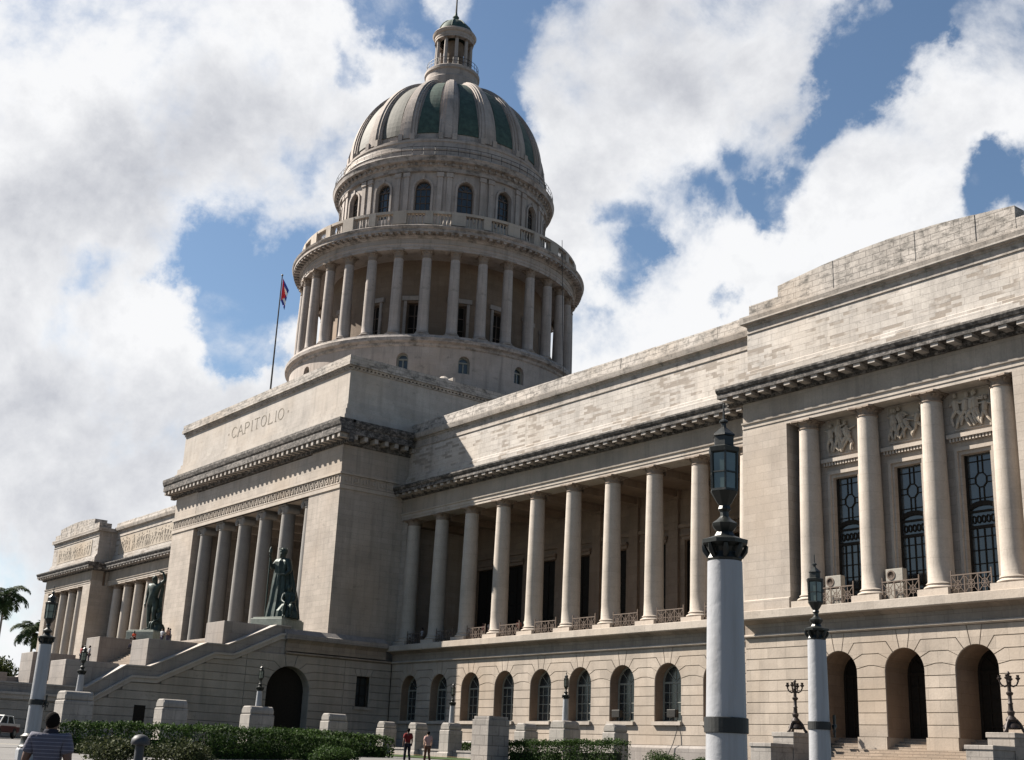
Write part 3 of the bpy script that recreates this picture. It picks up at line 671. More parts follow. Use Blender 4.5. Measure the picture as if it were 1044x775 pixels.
def pavilion(xl, xr, ol, orr, cols, far=False):
    """end pavilion: rusticated base with arched doors, recessed tall windows behind columns"""
    Yf = YP
    sp = cols[1]-cols[0]; ar = [c+sp/2 for c in cols[:-1]]
    podium_front(xl, xr, Yf, ar, False)
    side = PB()
    blocks(side, strips(Yf-0, YW+.0, -1, 8), lambda h, z, d: (xl-d, h, z))
    blocks(side, strips(Yf-0, YW+.0, -1, 8), PY(xr)); side.part('rusticated_wall', S_RUST)
    b = PB(); b.box(xl+.08, xr-.08, Yf+2.9, 84, 1.2, 10.4); b.box(xl+.02, xr-.02, Yf+.1, 84, 9.4, 10.41)
    b.box(xl, xr, Yf+2.9, 84, 10.405, 22.3); b.box(xl, xr, Yf+2, 84, 22.3, 29.85); b.part('pavilion_body', S_WALL)
    # ledge returns
    # piers either side of the recess
    for xa, xb in ((xl, ol), (orr, xr)):
        b = PB(); b.prism([(Yf+2.9, 10.93), (Yf-.12, 10.93), (Yf-.12, 11.62), (Yf+.0, 11.70), (Yf, 22.3), (Yf+2.9, 22.3)], xa, xb); b.part('corner_pier', S_WALL)
    Yw = 59.35
    b = PB(); wins = [a for a in ar]
    e = [ol]
    for a in wins: e += [a-.88, a+.88]
    e.append(orr)
    for i in range(0, len(e), 2): b.box(e[i], e[i+1], Yw, Yw+.75, 10.93, 22.3)
    for a in wins: b.box(a-.88, a+.88, Yw, Yw+.75, 18.7, 22.3)
    b.part('recess_wall', S_WALL)
    b = PB()
    for a in wins:
        b.box(a-1.2, a-1.02, Yw-.12, Yw-.001, 10.93, 18.9); b.box(a+1.02, a+1.2, Yw-.12, Yw-.001, 10.93, 18.9); b.box(a-1.22, a+1.22, Yw-.13, Yw-.002, 18.9, 19.1)
    b.part('window_surround', S_TRIM)
    b = PB()
    for a in wins:
        b.box(a-1.5, a+1.5, Yw-.34, Yw-.003, 19.62, 19.84)
        for i in range(14): x = a-1.3+2.6*i/13; b.box(x-.055, x+.055, Yw-.27, Yw-.01, 19.42, 19.615)
        b.box(a-1.12, a+1.12, Yw-.06, Yw-.004, 20.05, 20.13); b.box(a-1.12, a+1.12, Yw-.06, Yw-.004, 22.22, 22.29)
        b.box(a-1.12, a-1.04, Yw-.06, Yw-.004, 20.13, 22.22); b.box(a+1.04, a+1.12, Yw-.06, Yw-.004, 20.13, 22.22)
    b.part('window_ledge', S_TRIM)
    for q, a in enumerate(wins):
        b = PB(); relief(b, a-.95, a+.95, 20.16, 22.15, Yw-.04, 5, .34, 11+q*3, 1.5); b.box(a-1.03, a+1.03, Yw-.05, Yw-.002, 20.14, 22.21); b.part('relief_panel', S_RELIEF, smooth=50)
    for a in wins:
        P = PX(Yw+.38); w = .84
        g = PB(); g.box(a-.88, a+.88, Yw+.40, Yw+.45, 10.93, 18.7); g = g.part('tall_window', M_GLASS2)
        f = PB()
        for hx in (-w, w): bar(f, P, a+hx, 10.95, a+hx, 18.68, .12, -.02, .08)
        for i in (1, 2, 3): x = a-w+2*w*i/4; bar(f, P, x, 10.95, x, 14.6, .045, -.01, .05)
        for i in range(7): z = 11.3+i*.72; bar(f, P, a-w, z, a+w, z, .045, -.012, .045) if z < 14.7 else None
        bar(f, P, a-w, 14.7, a+w, 14.7, .16, -.015, .09); bar(f, P, a-w, 15.55, a+w, 15.55, .10, -.015, .085)
        for i in range(5): # scroll row
            c = a-.56+.28*i; q = [(c+.11*math.cos(t*PI/4), 15.12+.2*math.sin(t*PI/4)) for t in range(9)]
            for t in range(8): bar(f, P, *q[t], *q[t+1], .05, -.01, .05)
        arc = [(a-w*math.cos(PI*t/8), 15.6+.38*math.sin(PI*t/8)) for t in range(9)]
        for t in range(8): bar(f, P, *arc[t], *arc[t+1], .26, -.018, .07)
        cz = 17.25; hexa = [(a+.36*math.cos(t*PI/4+PI/8), cz+.42*math.sin(t*PI/4+PI/8)) for t in range(9)]
        for t in range(8):
            bar(f, P, *hexa[t], *hexa[t+1], .045, -.01, .05)
            ex = a+(w if math.cos(t*PI/4+PI/8) > 0 else -w) if abs(math.cos(t*PI/4+PI/8)) > .5 else hexa[t][0]
            ez = hexa[t][1] if abs(math.cos(t*PI/4+PI/8)) > .5 else (18.6 if math.sin(t*PI/4+PI/8) > 0 else 16.05)
            bar(f, P, *hexa[t], ex, ez, .035, -.009, .045)
        for z in (16.25, 18.3): bar(f, P, a-w, z, a+w, z, .04, -.008, .046)
        f.part('glazing_bars', M_DOOR, g)
    for c in cols: put_column('w', WCOL, (c, 58.8, 10.935))
    for i in range(len(cols)-1):
        r = PB(); iron_railing(r, cols[i]+.98, cols[i+1]-.98, 58.15, 10.94, 12.02); r.part('iron_railing', M_RAIL)
    entab(xl, xr, Yf); b = PB(); b.box(xl+.3, xr-.3, Yf+1.55, Yf+2.5, 22.3, 24.2); b.part('recess_ceiling', S_INN)
    # cornice with returns
    b = PB(); o = 1.22
    run_cornice(b, xl-o, xr+o, Yf, 24.22, 25.22, o)
    side_cornice(b, xr, Yf+.05, 62, 24.22, 25.22, o)
    # left return: mirrored
    s0 = len(b.v); side_cornice(b, -xl, Yf+.05, 62, 24.22, 25.22, o)
    for i in range(s0, len(b.v)): x, y, z = b.v[i]; b.v[i] = (-x, y, z)
    b.part('cornice', [S_CORN, S_MUT])
    Ya = 58.5
    zm, zp = 29.03, 29.6
    attic(xl+.15, xr-.15, Ya, zm, zp, None, S_ATTIC if not far else S_ATT2)
    b = PB()  # return faces of the attic and its cornice
    b.box(xl+.15, xr-.15, Ya+1.9, 66, 25.24, zm+.5); 
    b.box(xl-.2, xr+.2, Ya-.35, Ya+5, zp+.1, zp+.58); b.part('attic_return', S_ATT2)
    # stepped and curved crest
    b = PB(); cx = (xl+xr)/2; hw = (xr-xl)/2
    def top(x):
        t = abs(x-cx)/hw
        if t > .74: return 30.92
        return 31.2+.45+(.35 if far else .6)*math.cos(t/.74*PI/2)
    x = xl+.45; n = 22; xs = [x+(xr-xl-.9)*i/n for i in range(n+1)]
    st0, st1 = cx-.74*hw, cx+.74*hw
    xs = sorted(set([q for q in xs if abs(q-st0) > .35 and abs(q-st1) > .35]+[st0, st1]))
    for i in range(len(xs)-1):
        a, c = xs[i]+.001, xs[i+1]-.001; j = random.uniform(0, .04)
        z0, z1 = top(a+.0), top(c-.0)
        if a < st0 and c > st0: z1 = z0
        for (za, zb_) in ((30.15, None),):
            yy = Ya-.12-j
            k = len(b.v)
            b.v += [(a, yy, 30.1), (c, yy, 30.1), (c, Ya+1.6, 30.1), (a, Ya+1.6, 30.1), (a, yy, z0), (c, yy, z1), (c, Ya+1.6, z1), (a, Ya+1.6, z0)]
            for q in ((0,3,2,1),(4,5,6,7),(0,1,5,4),(1,2,6,5),(2,3,7,6),(3,0,4,7)): b.f.append(tuple(k+t for t in q)); b.mi.append(0)
    b.part('crest_parapet', S_PAR)
S_RELIEF = stone('carved_relief', (.42, .37, .29), bw=9, rh=9, var=.02, mortar=.001, stain=.1, streak=.2)
PC = [-46.991+4.288*i for i in range(4)]
pavilion(XPL, -29.4, -48.15, -33.07, PC)
LPC = [-184.0, -180.45, -176.9, -173.35]
pavilion(-187.3, XLP, -185.5, -171.2, LPC, far=True)
# carved attic friezes on the far wing and pavilion
b = PB(); relief(b, -166.5, -140, 26.7, 28.8, 60.85, 34, .17, 5, 1.6); b.box(-167, -139.5, 60.79, 60.845, 26.55, 28.9); b.v = [(x, 60.79-(60.79-y)*.45 if y < 60.79 else y, z) for x, y, z in b.v]; b.part('relief_frieze', S_RELIEF, smooth=50)
b = PB(); relief(b, -184.5, -171.5, 26.7, 28.6, 58.5, 16, .15, 6, 1.3); b.box(-185, -171, 58.44, 58.495, 26.55, 28.75); b.v = [(x, 58.44-(58.44-y)*.45 if y < 58.44 else y, z) for x, y, z in b.v]; b.part('relief_frieze', S_RELIEF, smooth=50)

# ------------------------------------------------------------------ central block
XL = -131.5
OL, OR_ = -125.9, -100.6           # portico opening
def central():
    b = PB()   # two solid flanks, back, top
    b.box(OR_, XC, YC, 98, 10.9, 28.3); b.part('portico_flank', S_SIDE)
    b = PB(); b.box(XL, OL, YC, 98, 11.3, 28.3); b.part('portico_flank', S_WALL)
    b = PB(); b.box(OL, OR_, 67, 98, 10.9, 28.3); b.part('portico_back_wall', S_INN)
    b = PB(); b.box(OL, OR_, YC+.02, 67, 24.3, 28.2)
    for i in range(6): x = -124.581+4.591*i; b.box(x-.5, x+.5, 55.4, 66.9, 23.6, 24.3)
    b.part('portico_ceiling', S_SIDE)
    for i in range(5):
        x = -124.581+4.591*(i+.5); d = PB(); d.box(x-1.3, x+1.3, 66.7, 66.95, 11.3, 19.5); dd = d.part('portico_door', M_DOOR)
        s = PB(); s.box(x-1.6, x-1.2, 66.6, 66.99, 11.3, 20); s.box(x+1.2, x+1.6, 66.6, 66.99, 11.3, 20); s.box(x-1.7, x+1.7, 66.5, 66.99, 20, 20.6); s.part('door_surround', S_INN, dd)
    # wall faces carried across, slightly proud, with key pattern band
    b = PB()
    b.box(XL-.10, XC+.10, YC-.10, YC+.3, 24.30, 24.64); b.box(XC-.3, XC+.10, YC+.3, 59.8, 24.30, 24.64)
    b.box(XL-.16, XC+.16, YC-.16, YC+.3, 25.62, 25.80); b.box(XC-.3, XC+.16, YC+.3, 59.8, 25.62, 25.80); b.part('band_moulding', S_TRIM)
    b = PB(); pitch = .92; z0 = 24.72; z1 = 25.56
    def key(P, h):
        w = .10
        for q in ((h, z0, h, z1), (h, z1-.05, h+.62, z1-.05), (h+.62, z1, h+.62, z0+.28), (h+.62, z0+.3, h+.28, z0+.3), (h+.3, z0+.3, h+.3, z0+.56)): bar(b, P, *q, w, .0, .07)
        bar(b, P, h, z0+.04, h+pitch, z0+.04, .09, 0, .066)
    n = int((XC-XL)/pitch)
    for i in range(n): key(PX(YC), XL+.15+i*(XC-XL-.2)/n)
    for i in range(6): key(PY(XC), YC+.25+i*pitch)
    b.part('key_pattern_band', S_TRIM)
    b = PB(); o = 1.35
    run_cornice(b, XL-o, XC+o, YC, 28.3, 30.36, o, 0.95, mw=.38)
    side_cornice(b, XC, YC+.05, 60.3, 28.3, 30.36, o, 0.95, mw=.38)
    side_cornice(b, XC, 60.3, 96, 28.3, 30.36, .9, 0.95, mw=.38)
    b.part('main_cornice', [S_CORN, S_MUT])
    # attic storey
    b = PB(); x0, x1, y0 = XL+.1, XC-.1, YC+.15
    def ring(pr, mat, nm, y1=96):
        b = PB()
        for (d0, z0, z1) in pr: b.box(x0-d0, x1+d0, y0-d0, y1, z0, z1)
        b.part(nm, mat)
    ring([(.55, 30.38, 31.0), (.38, 31.0, 31.6), (.15, 31.6, 32.1), (0, 32.1, 35.45)], S_ATT3, 'attic_storey')
    ring([(.12, 35.45, 35.56), (.22, 35.68, 35.8), (.38, 35.8, 36.15), (.30, 36.15, 36.72)], S_PAR, 'attic_cornice')
    b = PB(); P1 = PX(y0-.12)
    n = int((x1-x0)/.42)
    for i in range(n): x = x0+(i+.5)*(x1-x0)/n; b.box(x-.11, x+.11, y0-.2, y0, 35.56, 35.68)
    for i in range(70): y = y0+.2+i*.42; b.box(x1, x1+.2, y-.11, y+.11, 35.56, 35.68)
    b.part('dentil_course', S_TRIM)
central()
for i in range(6): put_column('p', PCOL, (-124.581+4.591*i, 54.75, 11.35))
# inscription: thin raised letters, dark colour standing for shade in cut grooves
def inscription():
    P = PX(YC+.15); MI = plain('letter_groove_shade', (.15, .13, .105), .9); h = 1.12; z = 33.15; w = .085
    G = {'C': [[(.78, .82), (.6, .97), (.35, 1), (.12, .8), (.03, .5), (.12, .2), (.35, 0), (.6, .03), (.78, .18)]],
         'A': [[(0, 0), (.4, 1), (.8, 0)], [(.17, .38), (.63, .38)]], 'P': [[(.1, 0), (.1, 1), (.5, 1), (.7, .87), (.7, .65), (.5, .5), (.1, .5)]],
         'I': [[(.2, 0), (.2, 1)]], 'T': [[(0, 1), (.8, 1)], [(.4, 1), (.4, 0)]], 'L': [[(.1, 1), (.1, 0), (.65, 0), (.65, .12)]],
         'O': [[(.42+.4*math.cos(t*PI/7), .5+.5*math.sin(t*PI/7)) for t in range(15)]]}
    W = {'C': .95, 'A': .95, 'P': .9, 'I': .5, 'T': .95, 'L': .85, 'O': 1.0}
    word = 'CAPITOLIO'; tot = sum(W[c] for c in word); k = 12.0/tot; x = -119.25
    for c in word:
        b = PB()
        for st in G[c]:
            for i in range(len(st)-1): bar(b, P, x+st[i][0]*k*.92, z+st[i][1]*h, x+st[i+1][0]*k*.92, z+st[i+1][1]*h, w*1.25, .0, .02)
        if c in 'AITLP':
            for (fx) in {'A': (0, .8), 'I': (.2,), 'T': (.4,), 'P': (.1,), 'L': (.1,)}[c]: bar(b, P, x+(fx-.1)*k, z, x+(fx+.1)*k, z, w*.8, .0, .022)
        x += W[c]*k; b.part('letter', MI)
    for xx in (-119.95, -106.75): b = PB(); bar(b, P, xx-.1, z+.55, xx+.1, z+.55, .2, 0, .02); b.part('dot', MI)
inscription()

# podium of the central block, side facing the camera, with stairs in front
XS = -94.1
def ztop_str(y):     # top of the raking string course of the stair wall
    pts = [(10, 4.95), (33.73, 4.95), (36.58, 6.73), (38.6, 6.75), (43.11, 9.01), (44.78, 9.03), (48.88, 11.03), (49.2, 11.05)]
    if y >= 49.2: return 10.6
    for i in range(len(pts)-1):
        if pts[i][0] <= y <= pts[i+1][0]: t = (y-pts[i][0])/(pts[i+1][0]-pts[i][0]); return pts[i][1]*(1-t)+pts[i+1][1]*t
    return pts[0][1]
def side_podium():
    b = PB(); P = PY(XS)
    pol = arch_courses(46.0, 55.2, [49.98], 1.95, 6.5, 0, 8, VOU2)
    pol += strips(46.0, 48.03, -3, -1)+strips(51.93, 59.84, -3, -1)
    wy0, wy1 = 56.45, 57.75
    pol += strips(55.2, 59.84, 0, 2)+strips(55.2, 59.84, 8, 8)+strips(55.2, wy0, 3, 6)+strips(wy1, 59.84, 3, 6)
    m = (wy0+wy1)/2; z0, z1 = J[7], J[8]
    pol += [[(55.2, z0), (wy0-.05, z0), (wy0-.3, z1), (55.2, z1)], [(wy0-.05, z0), (wy0+.42, z0), (wy0+.28, z1), (wy0-.3, z1)], [(wy0+.42, z0), (wy1-.42, z0), (wy1-.28, z1), (wy0+.28, z1)], [(wy1-.42, z0), (wy1+.05, z0), (wy1+.3, z1), (wy1-.28, z1)], [(wy1+.05, z0), (59.84, z0), (59.84, z1), (wy1+.3, z1)]]
    blocks(b, pol, P)
    intrados(b, 49.98, 1.95, 6.5, 1.6, P, 1.12, t=-.06)
    b.box(XS-1.0, XS-.069, wy0, wy1, J[3]-.12, J[3]-.0); 
    b.part('rusticated_wall', S_SRUST)
    b = PB(); arch_fill(b, 49.98, 1.95, 6.5, 1.6, P, -1.05); b.part('vaulted_door', M_DOOR)
    b = PB(); b.box(XS-.6, XS-.55, wy0, wy1, J[3], J[7]); w_ = b.part('side_window', M_GLASS)
    b = PB()
    for yy in (wy0+.05, m, wy1-.05): b.box(XS-.55, XS-.5, yy-.05, yy+.05, J[3], J[7])
    for zz in (J[3]+.05, J[4]+.3, J[6]-.1, J[7]-.05): b.box(XS-.55, XS-.495, wy0, wy1, zz-.05, zz+.05)
    b.part('frame', M_DOOR, w_)
    b = PB(); b.box(XS-.02, XS+.14, wy0-.2, wy1+.2, J[3]-.26, J[3]-.01); b.part('sill', S_SRUST, w_)
    b = PB()  # string, band, ledge along the side
    b.prism([(XS-.5, J[9]), (XS+.05, J[9]), (XS+.2, J[9]+.08), (XS+.2, J[9]+.18), (XS-.5, J[9]+.3)], 49.4, 59.85, 'y')
    b.prism([(XS-.5, J[9]+.3), (XS-.0, J[9]+.3), (XS, 10.35), (XS+.3, 10.62), (XS-.5, 10.62)], 49.4, 59.2, 'y'); b.part('podium_band', S_BAND)
    b = PB(); b.prism([(XS-1.2, 10.625), (XS+.42, 10.625), (XS+.48, 10.68), (XS+.48, 11.05), (XS+.3, 11.1), (XS-.2, 11.5), (XS-1.2, 11.5)], 49.2, 59.1, 'y'); b.part('podium_ledge', S_GREY)
    b = PB(); b.box(XL-.8, XS-1.15, 48.5, 98, 2, 11.30); b.part('podium_core', S_SIDE)
S_SRUST = stone('side_rusticated_stone', (.37, .34, .285), bw=1.6, rh=.625, zoff=-3.75, var=.06, mortar=.006, mcol=.75, stain=.2, streak=.5)
side_podium()

# ------------------------------------------------------------------ dome
DX, DY = -114.5, 75.75
DC = (DX, DY, 0)
def cyl(Rr): return lambda a, z, d=0: (DX+(Rr+d)*math.cos(a), DY+(Rr+d)*math.sin(a), z)
def ring_part(nm, prof, mat, n=128, parent=None, smooth=30):
    b = PB(); b.lathe(prof, DC, n=n, cap=False); return b.part(nm, mat, parent, smooth=smooth)
def drum_wall(nm, Rr, z0, z1, hw, zb, sp, n_op, arched, mat, dep=.6, off=0.0, only=None):
    b = PB(); Pc = cyl(Rr); st = 2*PI/n_op
    for k in range(n_op):
        c = off+k*st; ha = hw/Rr
        if only is not None and k not in only:
            sl = [(c-st/2+st*i/8, c-st/2+st*(i+1)/8, None, None) for i in range(8)]
        else:
            m = 10 if arched else 3
            sl = [(c-st/2+(st/2-ha)*i/4, c-st/2+(st/2-ha)*(i+1)/4, None, None) for i in range(4)]
            for i in range(m):
                t0 = -1+2*i/m; t1 = -1+2*(i+1)/m
                h0 = sp+(math.sqrt(max(0, 1-t0*t0))*hw if arched else 0); h1 = sp+(math.sqrt(max(0, 1-t1*t1))*hw if arched else 0)
                sl.append((c+ha*t0, c+ha*t1, h0, h1))
            sl += [(c+ha+(st/2-ha)*i/4, c+ha+(st/2-ha)*(i+1)/4, None, None) for i in range(4)]
            for s in (-1, 1): b.face([Pc(c+s*ha, zb), Pc(c+s*ha, sp), Pc(c+s*ha, sp, -dep), Pc(c+s*ha, zb, -dep)])
        for a0, a1, h0, h1 in sl:
            if h0 is None: b.face([Pc(a0, z0), Pc(a1, z0), Pc(a1, z1), Pc(a0, z1)])
            else:
                b.face([Pc(a0, z0), Pc(a1, z0), Pc(a1, zb), Pc(a0, zb)]); b.face([Pc(a0, h0), Pc(a1, h1), Pc(a1, z1), Pc(a0, z1)])
                b.face([Pc(a0, h0), Pc(a1, h1), Pc(a1, h1, -dep), Pc(a0, h0, -dep)]); b.face([Pc(a0, zb), Pc(a1, zb), Pc(a1, zb, -dep), Pc(a0, zb, -dep)])
    return b.part(nm, mat)
def local_plane(a, Rr):   # plane tangent to the drum; h along it, d outward
    ca, sa = math.cos(a), math.sin(a)
    return lambda h, z, d: (DX+(Rr+d)*ca-h*sa, DY+(Rr+d)*sa+h*ca, z)
A16 = 2*PI/16
# podium drum
drum_wall('podium_drum', 16.3, 35.9, 42.2, .62, 39.5, 40.75, 16, True, S_DOME)
for k in range(9, 20):
    a = k*A16; P = local_plane(a, 15.8); f = PB(); arched_frame(f, 0, .62, 40.75, 39.5, P, 0, w=.16, cols=2, rows=1, mw=.1, n=8, fan=False)
    fr = f.part('drum_window', M_FRAME); g = PB(); arch_fill(g, 0, .66, 40.75, 39.45, P, -.02); g.part('pane', M_GLASS, fr)
ring_part('podium_moulding', [(16.2, 42.0), (16.45, 42.2), (16.5, 42.45), (16.85, 42.6), (16.9, 42.95), (16.75, 43.1), (16.7, 43.28), (12, 43.28)], S_DCOR)
# colonnade
for i in range(32):
    a = (i+.5)*PI/16+R(.6); put_column('d', DCOL, (DX+15.45*math.cos(a), DY+15.45*math.sin(a), 43.285), a)
drum_wall('colonnade_wall', 12.3, 43.2, 53.6, .8, 43.35, 48.4, 16, False, S_DOME2 if False else S_INN, dep=.7)
for k in range(8, 20):
    a = k*A16; P = local_plane(a, 11.8); g = PB(); g.face([P(-.84, 43.3, 0), P(.84, 43.3, 0), P(.84, 48.45, 0), P(-.84, 48.45, 0)]); d_ = g.part('gallery_door', M_DOOR)
    f = PB()
    for hx in (-.7, -.02, .66): bar(f, P, hx, 43.35, hx, 48.4, .1, .01, .08)
    for z in (44.2, 45.6, 47, 48.3): bar(f, P, -.7, z, .7, z, .08, .012, .078)
    f.part('door_frame', M_RAIL, d_)
    s = PB(); P2 = local_plane(a, 12.32)
    bar(s, P2, -1.0, 43.3, -1.0, 48.6, .3, -.05, .12); bar(s, P2, 1.0, 43.3, 1.0, 48.6, .3, -.05, .12); bar(s, P2, -1.35, 48.85, 1.35, 48.85, .5, -.05, .2); s.part('door_surround', S_DOME, d_)
ring_part('colonnade_ceiling', [(12.2, 53.3), (14.8, 53.3), (14.85, 53.05)], S_DOME)
ring_part('colonnade_entablature', [(14.85, 53.03), (15.98, 53.03), (15.98, 53.3), (16.04, 53.32), (16.04, 53.6), (16.12, 53.66), (16.0, 53.7), (16.0, 54.25)], S_DOME)
b = PB(); b.lathe([(15.9, 54.24), (16.1, 54.26), (16.2, 54.42), (16.3, 54.46), (16.3, 54.66), (17.0, 54.68), (17.0, 55.0), (17.12, 55.1), (17.2, 55.3), (17.1, 55.38), (12.0, 55.42)], DC, n=160, cap=False)
for i in range(128):
    a = 2*PI*(i+.5)/128; P = local_plane(a, 16.25); 
    q = [P(-.17, 54.46, 0), P(.17, 54.46, 0), P(.17, 54.46, .66), P(-.17, 54.46, .66)]; q2 = [(x, y, 54.67) for x, y, z in q]
    b.face(q)
    for t in range(4): b.face([q[t], q[(t+1) % 4], q2[(t+1) % 4], q2[t]])
b.part('colonnade_cornice', S_DCOR)
# balustrade
b = PB(); b.lathe([(15.7, 55.4), (16.15, 55.4), (16.15, 55.85), (15.7, 55.85)], DC, n=128, cap=False); b.lathe([(15.65, 57.1), (16.25, 57.1), (16.25, 57.4), (15.65, 57.4), (15.65, 57.1)], DC, n=128, cap=False)
for i in range(32):
    a = (i+.5)*PI/16+R(.6); P = local_plane(a, 15.72)
    w = .75 if i % 2 else .42
    q = [P(-w, 55.86, -.1), P(w, 55.86, -.1), P(w, 55.86, .56), P(-w, 55.86, .56)]; q2 = [(x, y, 57.35) for x, y, z in q]; b.face(q2)
    for t in range(4): b.face([q[t], q[(t+1) % 4], q2[(t+1) % 4], q2[t]])
    for j in range(1, 8):
        aa = a+PI/16*j/8
        b.lathe([(.07, 55.85), (.13, 56.1), (.06, 56.45), (.05, 56.6), (.10, 56.9), (.08, 57.1)], (DX+15.93*math.cos(aa), DY+15.93*math.sin(aa), 0), n=6, cap=False)
b.part('balustrade', S_DTRIM if False else S_TRIM)
# upper drum
drum_wall('upper_drum', 12.2, 55.4, 64.3, .92, 58.6, 62.05, 16, True, S_DOME, dep=.5)
for k in range(9, 20):
    a = k*A16; P = local_plane(a, 11.75); f = PB(); arched_frame(f, 0, .92, 62.05, 58.6, P, 0, w=.13, cols=3, rows=4, mw=.06, n=10); fr = f.part('drum_window', M_RAIL)
    g = PB(); arch_fill(g, 0, .96, 62.05, 58.55, P, -.02); g.part('pane', M_GLASS, fr)
    s = PB(); P2 = local_plane(a, 12.2); n = 10
    pts = [(-1.08, 58.3)]+[(-1.08*math.cos(PI*t/n), 62.05+1.08*math.sin(PI*t/n)) for t in range(n+1)]+[(1.08, 58.3)]
    for t in range(len(pts)-1): bar(s, P2, *pts[t], *pts[t+1], .24, -.12, .12)
    bar(s, P2, 0, 63.0, 0, 63.5, .3, -.1, .2)
    s.part('window_surround', S_DOME, fr)
b = PB()
for k in range(16):
    a = (k+.5)*A16
    for da in (-.042, .042):
        P = local_plane(a+da, 12.18); q = [(-.28, 57.6), (.28, 57.6), (.28, 63.5), (-.28, 63.5)]
        bar(b, P, 0, 57.6, 0, 63.4, .56, -.1, .2); bar(b, P, 0, 63.35, 0, 63.85, .78, -.1, .3)
b.lathe([(12.2, 57.2), (12.45, 57.2), (12.45, 57.6), (12.2, 57.6)], DC, n=96, cap=False); b.part('pilaster_pairs', S_DOME)
b = PB(); b.lathe([(12.2, 63.9), (12.5, 63.95), (12.5, 64.5), (12.65, 64.6), (12.7, 64.85), (13.15, 64.95), (13.25, 65.35), (13.35, 65.5), (13.3, 65.62), (12.4, 65.7), (12.4, 66.0)], DC, n=128, cap=False)
for i in range(96): a = 2*PI*i/96; P = local_plane(a, 12.6); bar(b, P, 0, 64.55, 0, 64.83, .2, -.05, .28)
b.part('upper_cornice', S_DCOR)
b = PB()
for z in (66.15, 66.65): 
    b.tube([(DX+13.15*math.cos(2*PI*i/96), DY+13.15*math.sin(2*PI*i/96), z) for i in range(97)], .028, 5)
for i in range(64): a = 2*PI*i/64; b.tube([(DX+13.15*math.cos(a), DY+13.15*math.sin(a), 65.6), (DX+13.15*math.cos(a), DY+13.15*math.sin(a), 66.66)], .025, 4)
b.part('dome_railing', M_IRON)
ring_part('dome_base', [(12.35, 65.6), (12.35, 66.6), (12.45, 66.75), (12.3, 66.85), (12.2, 67.7), (12.3, 67.8), (12.3, 68.05), (12.05, 68.1), (12.05, 68.3), (11.5, 68.45)], S_DOME)
TB = [(11.65, 68.3), (11.496, 70.276), (11.039, 72.2), (10.29, 74.021), (9.269, 75.69), (8.004, 77.165), (6.527, 78.405), (4.878, 79.379), (3.1, 80.06)]
def dome_pt(t):
    """t 0..1 along the meridian -> (r, z, normal r, normal z)"""
    x = t*(len(TB)-1); i = min(int(x), len(TB)-2); f = x-i
    p = [TB[max(i-1, 0)], TB[i], TB[i+1], TB[min(i+2, len(TB)-1)]]
    def cr(k): a, b_, c, d = [q[k] for q in p]; return .5*(2*b_+(c-a)*f+(2*a-5*b_+4*c-d)*f*f+(3*b_-a-3*c+d)*f**3)
    return cr(0), cr(1)
def dome_strip(b, a, w0, w1, off, t0=0, t1=1, n=22, k=4, thick=None, ang=True):
    """curved strip round meridian a, half-width tapering w0..w1 in metres, off above the shell"""
    rows = []
    for i in range(n+1):
        t = t0+(t1-t0)*i/n; r, z = dome_pt(t); r2, z2 = dome_pt(min(t+.01, 1)); r3, z3 = dome_pt(max(t-.01, 0))
        tr, tz = r2-r3, z2-z3; l = math.hypot(tr, tz); nr, nz = tz/l, -tr/l
        w = w0+(w1-w0)*(i/n)
        rows.append([(r+off*nr, z+off*nz, w, r)]+[(r-.1*nr, z-.1*nz, w, r)])
    for i in range(n):
        def Q(row, s, lvl):
            rr, z, w, r = rows[row][lvl]; aa = a+s*w/max(r, .5); return (DX+rr*math.cos(aa), DY+rr*math.sin(aa), z)
        for j in range(k): s0, s1 = -1+2*j/k, -1+2*(j+1)/k; b.face([Q(i, s0, 0), Q(i, s1, 0), Q(i+1, s1, 0), Q(i+1, s0, 0)])
        for s in (-1, 1): b.face([Q(i, s, 1), Q(i, s, 0), Q(i+1, s, 0), Q(i+1, s, 1)])
    b.face([Q2(rows[0], s, l, a) for s, l in ((-1, 1), (1, 1), (1, 0), (-1, 0))])
def Q2(row, s, lvl, a):
    rr, z, w, r = row[lvl]; aa = a+s*w/max(r, .5); return (DX+rr*math.cos(aa), DY+rr*math.sin(aa), z)
b = PB(); b.lathe([dome_pt(i/30) for i in range(31)], DC, n=128, cap=False); b.part('dome_shell', S_DOME, smooth=30)
for k in range(16):
    a = k*A16; kk = k if k < 8 else k-16
    b = PB(); dome_strip(b, a, 1.22, .42, .10, .06, .90, k=4)
    b.part('dome_panel', M_PATINA if -2 <= kk <= 3 else M_LEAD, smooth=40)
    a = (k+.5)*A16
    b = PB(); dome_strip(b, a, 1.08, .46, .26, 0.0, 1.0, k=2); dome_strip(b, a, .80, .36, .40, 0.0, 1.0, k=2); dome_strip(b, a, .42, .2, .52, 0.0, 1.0, k=2)
    for s in (-1, 1):
        P = local_plane(a, 11.95); bar(b, P, s*.74, 68.1, s*.74, 68.9, .5, -.3, .32)
    b.part('dome_rib', S_DOME, smooth=40)
